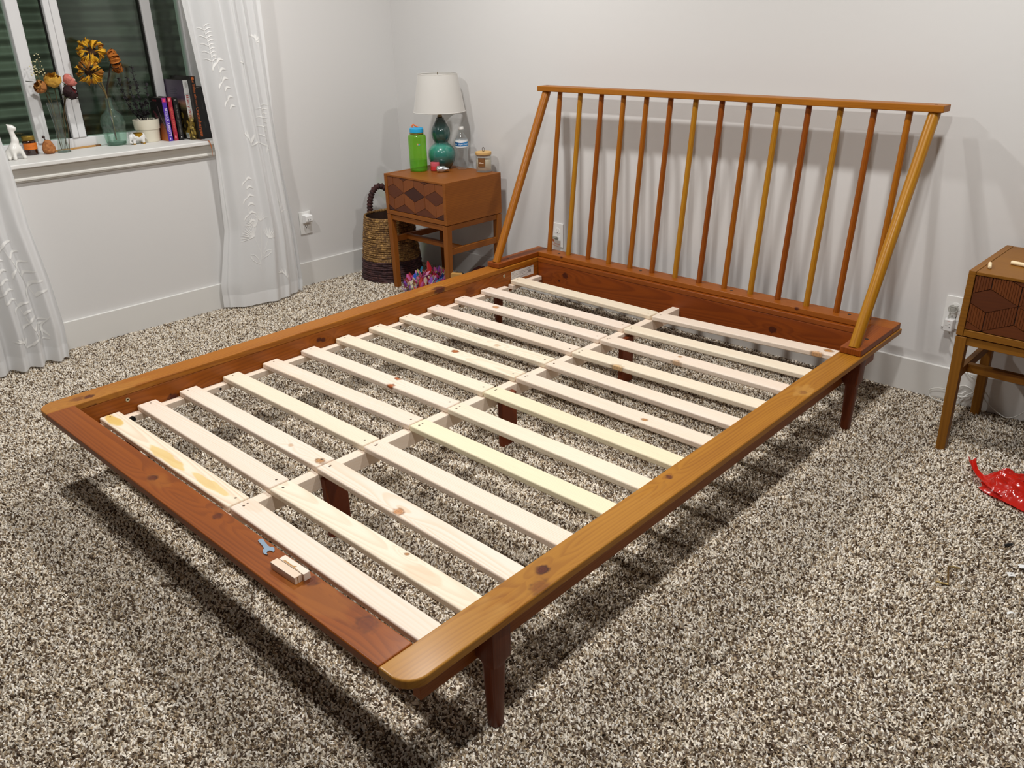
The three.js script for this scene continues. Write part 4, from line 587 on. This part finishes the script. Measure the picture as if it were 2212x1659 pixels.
  book('tallest black book with orange lettering down its spine', -0.045, 0.2, 1.1645, 0.025, 0.28, spineTex(84, 920, '#0c0b0a', (c, w, h) => { c.fillStyle = '#c8672a'; c.fillRect(22, 12, 40, 34); down(c, 'The Tales of', 44, 150, 'bold 50px serif', '#c8672a'); down(c, 'and other', 44, 350, 'bold 34px serif', '#b85c26'); down(c, 'Canterbury', 46, 620, 'bold 60px serif', '#d0662a'); c.fillStyle = '#b85c26'; c.fillRect(24, 800, 38, 22); c.fillRect(24, 830, 38, 22); c.fillRect(24, 860, 38, 16); }), null);
  book('thick black book against the window jamb beside the curtain', -0.055, 0.17, 1.138, 0.046, 0.231, spineTex(160, 770, '#0e0d0d', (c, w, h) => { down(c, 'collected', 70, 260, 'italic 30px serif', '#4a4644'); down(c, 'stories', 60, 560, 'italic 28px serif', '#46423f'); }), null);
  const rb = thing('ribbon', 'thin orange ribbon bookmark hanging over the front of the sill', 'ribbon', [0.0, SY, 1.172]);
  const pts = [[-0.06, 0.003, 0.002], [-0.01, 0.0025, 0.0], [0.03, 0.003, -0.003], [0.043, 0.002, -0.006], [0.0445, -0.02, -0.012], [0.044, -0.045, -0.014], [0.0432, -0.07, -0.014]], cv = new THREE.CatmullRomCurve3(pts.map((p) => V(...p)));
  obj('strip', param(2, 50, (u, v) => { const p = cv.getPointAt(v), w = 0.0042 * (v > 0.75 ? 1 - (v - 0.75) * 3 : 1); return V(p.x, p.y, p.z + (u - 0.5) * w); }), std({ color: hex(0xc8702c), roughness: 0.8, side: THREE.DoubleSide }), rb);
}

// ---------------------------------------------------------------- sheer curtains with white embroidery
function curtain(label, edge0, edge1, bulge, folds, amp, motifs, seed) {
  const t = thing('sheer_curtain', label, 'curtain');
  const at = (tab, y) => { for (let i = 0; i < tab.length - 1; i++) if (y >= tab[i + 1][0]) return lerp(tab[i + 1][1], tab[i][1], (y - tab[i + 1][0]) / (tab[i][0] - tab[i + 1][0])); return tab[tab.length - 1][1]; };
  const S = (s, y) => {
    const zA = at(edge0, y), zB = at(edge1, y), low = 1 - smooth(0.02, 1.3, y);
    const ph = folds * s + 0.35 * Math.sin(s * 7 + seed) + 0.15 * Math.sin(y * 2.1 + s * 5), f = Math.sin(ph * 6.283) * lerp(amp, amp * 0.35, low) + Math.sin(ph * 3.7 * 3.14 + seed) * lerp(amp * 0.3, amp * 0.12, low);
    return V(Math.max(0.03, lerp(0.085, bulge(s), low) + f * (0.55 + 0.45 * Math.sin(Math.PI * s))), y, lerp(zA, zB, s) + Math.cos(ph * 6.283) * amp * 0.25 * (1 - low));
  };
  const Y0 = 0.012, Y1 = 2.3, HEM = 0.072, cloth = (tr, c) => phy({ color: hex(c), roughness: 0.86, transmission: tr, thickness: 0, side: THREE.DoubleSide });
  obj('cloth', param(220, 110, (u, v) => S(u, lerp(HEM, Y1, v))), cloth(0.45, 0xf6f6f6), t);
  obj('hem', param(220, 8, (u, v) => S(u, lerp(Y0, HEM + 0.001, v)).add(V(0.0008, 0.003 * noise(u * 9, 3, seed), 0))), cloth(0.25, 0xf4f4f4), t);
  const N = (s, y) => { const a = S(s, y), b = S(s + 0.004, y).sub(a), c = S(s, y + 0.004).sub(a), n = b.cross(c).normalize(); return a.addScaledVector(n, n.x > 0 ? 0.0018 : -0.0018); };
  const gs = [], w0 = 0.42;
  const stroke = (pts, wd) => { const cv = new THREE.CatmullRomCurve3(pts.map(([a, b]) => V(a, b, 0))); gs.push(param(2, 10, (u, v) => { const p = cv.getPointAt(v), q = cv.getTangentAt(v), k = (u - 0.5) * wd * Math.sin(Math.PI * (0.12 + 0.8 * v)); return N(clamp((p.x - q.y * k) / w0, 0.005, 0.995), p.y + q.x * k); })); };
  for (const [s0, y0, sc, rot, kind] of motifs) {
    const T = ([x, y]) => [s0 * w0 + (x * Math.cos(rot) - y * Math.sin(rot)) * sc, y0 + (x * Math.sin(rot) + y * Math.cos(rot)) * sc], st = (pts, wd = 0.004) => stroke(pts.map(T), wd * 0.62 * Math.sqrt(sc));
    const fan = (x, y, a, n = 9, l = 0.06) => { for (let k = 0; k < n; k++) { const f = k / (n - 1), A = a + (f - 0.5) * 1.9, b0 = 0.012 + Math.abs(f - 0.5) * 0.03; st([[x + Math.cos(a) * l * f * 0.1, y], [x + Math.cos(A) * b0 * 1.5, y + Math.sin(A) * b0 * 1.5], [x + Math.cos(A) * l, y + Math.sin(A) * l]], 0.0055); } };
    if (kind === 'bouquet') { st([[0, 0], [-0.01, 0.05], [0.0, 0.1], [-0.03, 0.19]]); st([[-0.005, 0.08], [0.03, 0.13], [0.05, 0.17]]); st([[0, 0.1], [0.01, 0.17], [0.02, 0.24]]); fan(-0.03, 0.19, 2.3, 11, 0.075); fan(-0.015, 0.24, 1.9, 9, 0.06); fan(0.05, 0.17, 1.1, 9, 0.055); fan(0.02, 0.26, 1.3, 7, 0.05); st([[-0.005, 0.05], [-0.045, 0.08], [-0.055, 0.11], [-0.03, 0.1], [-0.005, 0.05]], 0.005); st([[0.0, 0.075], [0.04, 0.09], [0.055, 0.11], [0.03, 0.11], [0.0, 0.075]], 0.005); }
    if (kind === 'fern') { st([[0, 0], [0.008, 0.12], [0.0, 0.24]]); for (let k = 0; k < 11; k++) { const y = 0.03 + k * 0.02; st([[0.004, y], [0.022, y + 0.012], [0.036, y + 0.01]], 0.008); if (k % 2) st([[0.004, y], [-0.018, y + 0.014], [-0.03, y + 0.01]], 0.007); } }
    if (kind === 'leaves') for (let k = 0; k < 6; k++) { const y = k * 0.045; st([[0, y], [0.018, y + 0.016], [0.045, y + 0.008]], 0.018); if (k % 2) st([[0, y], [-0.02, y - 0.012], [-0.03, y - 0.03]], 0.014); st([[0, y], [0.002, y + 0.045]], 0.004); }
    if (kind === 'sprig') { st([[0, 0], [0.0, 0.1]]); for (let k = 0; k < 5; k++) { const a = 0.5 + k * 0.55; st([[0, 0.02 + k * 0.012], [Math.cos(a) * 0.04, 0.02 + k * 0.012 + Math.sin(a) * 0.05]], 0.012); } }
  }
  obj('embroidery', gs, std({ color: hex(0xf2f1ee), roughness: 0.8, side: THREE.DoubleSide }), t);
}
curtain('white sheer embroidered curtain hanging to the right of the window',
  [[2.3, 1.2], [1.41, 1.212], [1.17, 1.192], [0.76, 1.158], [0.39, 1.165], [0.12, 1.225], [0.0, 1.228]], [[2.3, 0.83], [1.41, 0.825], [0.8, 0.828], [0.32, 0.795], [0.07, 0.79], [0.0, 0.8]],
  (s) => s < 0.05 ? lerp(0.035, 0.06, s / 0.05) : s > 0.96 ? lerp(0.118, 0.05, (s - 0.96) / 0.04) : 0.045 + 0.095 * Math.sin(Math.PI * clamp(s * 0.95)) ** 0.8, 4.6, 0.022,
  [[0.42, 0.16, 1, 0.05, 'bouquet'], [0.72, 0.72, 1, -0.12, 'fern'], [0.55, 0.76, 0.9, 0.1, 'sprig'], [0.28, 0.42, 0.9, -0.1, 'leaves'], [0.78, 0.42, 0.9, -0.2, 'sprig'], [0.3, 0.95, 0.9, 0.1, 'leaves'], [0.75, 0.1, 0.8, 0.5, 'sprig'], [0.2, 1.12, 0.8, 0, 'fern'], [0.62, 1.1, 0.6, 0, 'sprig'], [0.85, 1.22, 0.5, 0, 'sprig']], 1);
curtain('white sheer embroidered curtain at the left edge of the photo',
  [[2.3, 2.45], [1.0, 2.47], [0.0, 2.5]], [[2.3, 2.06], [0.95, 2.03], [0.83, 2.02], [0.59, 2.018], [0.35, 1.996], [0.15, 1.988], [0.0, 2.0]],
  (s) => s > 0.985 ? lerp(0.14, 0.04, (s - 0.985) / 0.015) : 0.14 + 0.026 * Math.sin(s * 44) + 0.02 * Math.sin(s * 19 + 1), 5.2, 0.024,
  [[0.85, 0.3, 1, 0.25, 'leaves'], [0.9, 0.22, 1, 2.6, 'sprig'], [0.68, 0.08, 0.8, 0.2, 'sprig'], [0.78, 0.1, 0.8, 0.2, 'leaves'], [0.6, 0.3, 0.9, 0, 'leaves']], 4);

// ---------------------------------------------------------------- outlets, plugs, cords
function outlet(label, pos, turn) {
  const t = thing('power_outlet', label, 'outlet', pos, turn); const pl = std({ color: hex(0xe9e8e5), roughness: 0.35 });
  obj('cover_plate', box(-0.036, 0.036, -0.0595, 0.0595, 0, 0.0055, 0.0025), pl, t);
  for (const y of [0.0195, -0.0195]) {
    const s = new THREE.Shape(); s.absarc(0, 0, 0.0172, -0.6, Math.PI + 0.6, false); s.lineTo(-0.0142, -0.0098); s.lineTo(0.0142, -0.0098);
    const f = obj('socket', new THREE.ExtrudeGeometry(s, { depth: 0.0065, bevelEnabled: false, curveSegments: 16 }), std({ color: hex(0xf0efec), roughness: 0.35 }), t); f.position.y = y;
    obj('slots', [box(-0.0075, -0.0055, -0.001, 0.0085, 0.0062, 0.0069), box(0.0055, 0.0072, 0.0, 0.0075, 0.0062, 0.0069), new THREE.CylinderGeometry(0.0026, 0.0026, 0.0007, 12).rotateX(Math.PI / 2).translate(0, -0.0062, 0.0066)], M.black, f);
  }
  obj('screw', new THREE.CylinderGeometry(0.0025, 0.0025, 0.0015, 12).rotateX(Math.PI / 2).translate(0, 0, 0.0057), std({ color: 0xcfccc6, roughness: 0.4 }), t);
  return t;
}
outlet('white wall outlet on the window wall between curtain and basket', [0.001, 0.337, 0.681], Math.PI / 2);
outlet('white wall outlet behind the left spindles of the headboard', [1.187, 0.324, 0.001], 0);
outlet('white wall outlet beside the golden nightstand at the right', [3.029, 0.332, 0.001], 0);
{
  const t = thing('plug_adapter', 'white plug-in outlet adapter on the window wall outlet', 'plug adapter', [0.0075, 0.3575, 0.679], Math.PI / 2);
  obj('housing', new THREE.ExtrudeGeometry(new THREE.Shape([[0, 0.022], [0.03, 0.022], [0.034, 0.018], [0.034, -0.006], [0.026, -0.014], [0, -0.02]].map(([x, y]) => new THREE.Vector2(x, y))), { depth: 0.038, bevelEnabled: true, bevelSize: 0.002, bevelThickness: 0.002, bevelSegments: 2 }).rotateY(-Math.PI / 2).translate(0.019, 0, 0), std({ color: hex(0xf0efee), roughness: 0.35 }), t);
  obj('slots', [box(-0.007, -0.005, -0.004, 0.004, 0.0358, 0.0364), box(0.005, 0.007, -0.004, 0.004, 0.0358, 0.0364)], M.black, t);
  const p = thing('power_plug', 'small grey power plug with cord in the outlet behind the headboard', 'plug', [1.183, 0.304, 0.008]);
  obj('plug_body', [rbox(0.026, 0.022, 0.024, 0.005, 2).translate(-0.004, 0.002, 0.012), cyl([-0.016, 0.004, 0.014], [-0.03, 0.006, 0.016], 0.006, 0.0045)], std({ color: hex(0x7a786c), roughness: 0.45 }), p);
  obj('cord', tube([[0, -0.008, 0.014], [0.001, -0.03, 0.016], [0.002, -0.08, 0.018], [0.0, -0.16, 0.02], [-0.004, -0.29, 0.024]], 0.0024, 30, 7), std({ color: hex(0xc9c6bd), roughness: 0.5 }), p);
  const c = thing('phone_charger', 'white phone charger with printed text and cord beside the golden nightstand', 'charger', [3.028, 0.3125, 0.0075]);
  const pr = canvasTex(96, 128, (g, w, h) => { g.fillStyle = '#e9e8e6'; g.fillRect(0, 0, w, h); g.fillStyle = '#c8643c'; for (let k = 0; k < 6; k++) g.fillRect(14 + k * 9, 8, 6, 4); g.fillStyle = '#bdbab6'; g.fillRect(12, 60, 44, 3); g.fillRect(12, 68, 36, 3); g.fillStyle = '#2a2826'; g.fillRect(58, 44, 26, 7); g.fillRect(64, 78, 18, 5); g.fillRect(64, 86, 16, 9); });
  obj('charger_body', rbox(0.03, 0.044, 0.032, 0.004, 2).translate(-0.003, -0.018, 0.022), std({ color: hex(0xe9e8e6), roughness: 0.4 }), c);
  obj('print', new THREE.PlaneGeometry(0.024, 0.037).translate(-0.003, -0.018, 0.0384), std({ map: pr, roughness: 0.4 }), c);
  obj('clear_plug', [mv(rbox(0.024, 0.022, 0.022, 0.006, 2), 0, 0.036, 0.014), mv(new THREE.TorusGeometry(0.014, 0.0025, 8, 24), 0, 0.04, 0.026), cyl([-0.01, 0.004, 0.024], [-0.006, 0.03, 0.02], 0.003)], phy({ color: hex(0xd9d8d2), roughness: 0.15, transmission: 0.6, thickness: 0.01 }), c);
  const cm = phy({ color: hex(0xd4d2cc), roughness: 0.25, clearcoat: 0.5 });
  obj('cord', [tube([[-0.002, -0.04, 0.022], [0.006, -0.058, 0.02], [0.028, -0.094, 0.018], [0.06, -0.14, 0.016], [0.09, -0.185, 0.014], [0.113, -0.196, 0.016], [0.14, -0.225, 0.02], [0.162, -0.262, 0.022], [0.192, -0.286, 0.024], [0.236, -0.302, 0.03], [0.266, -0.289, 0.026], [0.3, -0.25, 0.02]], 0.0019, 90, 7),
    tube([[0.095, -0.25, 0.014], [0.075, -0.262, 0.03], [0.02, -0.258, 0.026], [-0.018, -0.272, 0.022], [-0.023, -0.288, 0.024], [-0.01, -0.301, 0.032], [0.03, -0.302, 0.04], [0.066, -0.29, 0.034], [0.1, -0.262, 0.02], [0.118, -0.244, 0.014], [0.086, -0.232, 0.012], [0.064, -0.246, 0.02], [0.08, -0.27, 0.032], [0.112, -0.262, 0.022]], 0.0024, 120, 7, false)], cm, c);
  const k = thing('paper_card', 'small white and orange paper tag poking up behind the headboard ledge', 'paper', [1.236, 0.2, 0.075], 0.1);
  obj('card', param(8, 6, (u, v) => V((u - 0.5) * 0.05, v * 0.128 - 0.012 * u + 0.004 * noise(u * 6, 2, 4), 0.006 * Math.sin(u * 3 + v))), std({ roughness: 0.8, side: THREE.DoubleSide, map: canvasTex(64, 96, (c2, w, h) => { c2.fillStyle = '#d8cfc8'; c2.fillRect(0, 0, w, h); c2.fillStyle = '#a8643c'; c2.fillRect(2, 2, 22, 9); c2.fillStyle = '#d2a898'; c2.fillRect(22, 12, 38, 4); c2.fillRect(8, 20, 44, 4); }) }), k);
}
// ---------------------------------------------------------------- small things on the carpet
{
  const t = thing('plastic_bag', 'crumpled translucent red plastic bag lying on the carpet', 'plastic bag', [3.45, 0.004, 0.53]);
  const P = (u, v) => { const L = V(3.338, 0, lerp(0.478, 0.598, v)), mid = V(3.455, 0, lerp(0.432, 0.648, v)), R2 = V(3.66, 0, lerp(0.43, 0.67, v)), p = u < 0.4 ? L.lerp(mid, u / 0.4) : mid.lerp(R2, (u - 0.4) / 0.6); const e = Math.min(1, 7 * Math.min(u + 0.02, v + 0.02, 1.02 - v)), c = Math.abs(noise(u * 7, v * 5, 3) - 0.5) * 1.5 + Math.abs(noise(u * 17 + v * 6, v * 13, 8) - 0.5) * 0.6; p.x += (noise(v * 6, 1, 5) - 0.5) * 0.02 * (1 - u); p.z += (noise(u * 8, v > 0.5 ? 9 : 2, 5) - 0.5) * 0.018; return V(p.x - 3.45, 0.006 + e * (0.008 + 0.03 * Math.sin(Math.PI * v) * (0.6 + 0.5 * u) + c * 0.02), p.z - 0.53); };
  const red = phy({ color: hex(0xd8281c), roughness: 0.18, transmission: 0.3, thickness: 0, side: THREE.DoubleSide, clearcoat: 0.6, clearcoatRoughness: 0.12 });
  obj('film', param(90, 60, P), red, t);
  const hp2 = [V(3.281, 0.03, 0.468), V(3.292, 0.026, 0.498), V(3.312, 0.022, 0.533), V(3.352, 0.02, 0.575), V(3.41, 0.018, 0.615)], hc = new THREE.CatmullRomCurve3(hp2);
  obj('handle', param(8, 26, (u, v) => { const p = hc.getPointAt(v), q = hc.getTangentAt(v), w = lerp(0.012, 0.03, Math.abs(v - 0.25)) * (u - 0.5); return V(p.x - 3.45 + q.z * w * 1.4, p.y + 0.006 * Math.cos(u * 6) + 0.004 * noise(u * 4, v * 12, 2), p.z - 0.53 - q.x * w * 1.4); }), red, t);
  const brass = std({ color: hex(0xb9a06a), metalness: 1, roughness: 0.3 });
  const h = thing('hex_key', 'small brass coloured Z-shaped hex key on the carpet', 'hex key', [3.414, 0.0085, 1.085]), K = [[-0.0132, 0.0478], [0.0133, 0.0387], [-0.0106, -0.0385], [0.0136, -0.0499]];
  obj('bar', K.slice(1).map(([x, z], i) => cyl([K[i][0], 0, K[i][1]], [x, 0, z], 0.0024, 0.0024, 6)).concat(K.slice(1, 3).map(([x, z]) => new THREE.SphereGeometry(0.0024, 8, 6).translate(x, 0, z))), brass, h);
  const s = thing('plastic_scrap', 'small black plastic scrap on the carpet near the right edge', 'scrap', [3.491, 0.009, 0.842], 0.95);
  obj('scrap', [cyl([-0.011, 0, 0], [0.006, 0, 0], 0.0042, 0.0035, 10), cyl([0.006, 0, 0], [0.012, 0.002, 0.001], 0.002, 0.0012, 8), new THREE.SphereGeometry(0.0042, 10, 8).translate(-0.011, 0, 0)], M.black, s);
  const pm = std({ color: hex(0xe8e8e6), roughness: 0.7, side: THREE.DoubleSide });
  const pap = (label, x, z, turn, w, d, curl, map) => { const t2 = thing('paper_scrap', label, 'paper', [x, 0.0085, z], turn, 'paper scraps on the carpet'); obj('sheet', param(8, 8, (u, v) => V((u - 0.5) * w, curl * Math.sin(Math.PI * u) + 0.0015, (v - 0.5) * d)), map ? std({ map, roughness: 0.7, side: THREE.DoubleSide }) : pm, t2); };
  pap('tiny square white paper scrap printed with a letter N', 3.531, 0.9805, 0.62, 0.017, 0.017, 0.001, canvasTex(64, 64, (c, w, hh) => { c.fillStyle = '#e4e2de'; c.fillRect(0, 0, w, hh); c.fillStyle = '#6a665e'; c.font = 'bold 34px serif'; c.textAlign = 'center'; c.textBaseline = 'middle'; c.fillText('N', 32, 33); }));
  pap('blank white paper scrap cut off by the right photo edge', 3.557, 0.918, 0.5, 0.05, 0.016, 0.001);
  pap('curled narrow white paper scrap lowest on the carpet', 3.574, 1.143, 0.55, 0.019, 0.007, 0.005);
}
// ---------------------------------------------------------------- carpet pile
{
  const q = rng(99), mat = std({ color: 0xffffff, roughness: 1 });
  const tuft = (bend, seed) => { const r = rng(seed), n = 3, ph = r() * 6, g = param(5, n, (u, v) => { const a = u * 2 * Math.PI + v * 1.2 + ph, w = 0.0022 * (0.75 + 0.35 * Math.sin(v * 2.6)) * (v > 0.99 ? 0.55 : 1); return V(Math.cos(a) * w + bend * v * v * 0.007, v * 0.0105 - Math.abs(bend) * v * v * 0.0022, Math.sin(a) * w); }); g.deleteAttribute('uv'); return g; };
  camera.updateMatrixWorld(); camera.updateProjectionMatrix();
  const view = camera.matrixWorldInverse.clone().copy(camera.matrixWorld).invert(), p = V(), M4 = new THREE.Matrix4(), Q = new THREE.Quaternion(), Q2 = new THREE.Quaternion(), sc = V(), col = new THREE.Color();
  const cells = [[], [], []], step = 0.0047;
  for (let z = 0.016; z < 3.0; z += step) for (let x = 0.016; x < 4.1; x += step) {
    const X = x + (q() - 0.5) * step, Z = z + (q() - 0.5) * step; p.set(X, 0, Z).applyMatrix4(view); if (p.z > -0.2) continue;
    const px = p.x / -p.z / 0.622, py = p.y / -p.z / 0.466; if (Math.abs(px) > 1.22 || py > 1.25 || py < -1.3) continue;
    cells[Math.floor(q() * 3)].push(X, Z);
  }
  const pile = new THREE.Group(); pile.name = 'carpet_pile'; scene.add(pile); tag(pile, 'beige and brown speckled cut pile carpet covering the whole floor', 'carpet', null, 'stuff');
  cells.forEach((c, k) => {
    const n = c.length / 2, im = new THREE.InstancedMesh(tuft([0.6, 1.1, -0.2][k], k + 3), mat, n); im.name = 'tufts'; im.castShadow = im.receiveShadow = true; im.userData.kind = 'stuff';
    for (let i = 0; i < n; i++) {
      const X = c[i * 2], Z = c[i * 2 + 1], lay = fbm(X * 2.6 + 3, Z * 2.6 + 8, 61), dir = 6.283 * noise(X * 1.1, Z * 1.1, 62) * 1.3, lean = 0.25 + 0.75 * lay;
      const az = q() * 6.283, ti = 0.1 + q() * 0.6; Q.setFromAxisAngle(V(Math.cos(az), 0, Math.sin(az)), ti); Q2.setFromAxisAngle(V(Math.sin(dir), 0, -Math.cos(dir)), lean * 0.8); Q.premultiply(Q2).multiply(Q2.setFromAxisAngle(V(0, 1, 0), q() * 6.283));
      const s = 0.85 + q() * 0.5; sc.set(s, 0.75 + q() * 0.45, s); M4.compose(p.set(X, -0.004, Z), Q, sc); im.setMatrixAt(i, M4);
      const h = q(), clump = noise(X * 90, Z * 90, 7), b = h * 0.85 + clump * 0.15;
      col.set(b < 0.22 ? 0x5e4a36 : b < 0.40 ? 0xb4a084 : b < 0.75 ? 0xefe4d2 : 0xf8f1e6); col.multiplyScalar(0.88 + q() * 0.24); im.setColorAt(i, col);
    }
    pile.add(im);
  });
}
renderer.render(scene, camera);
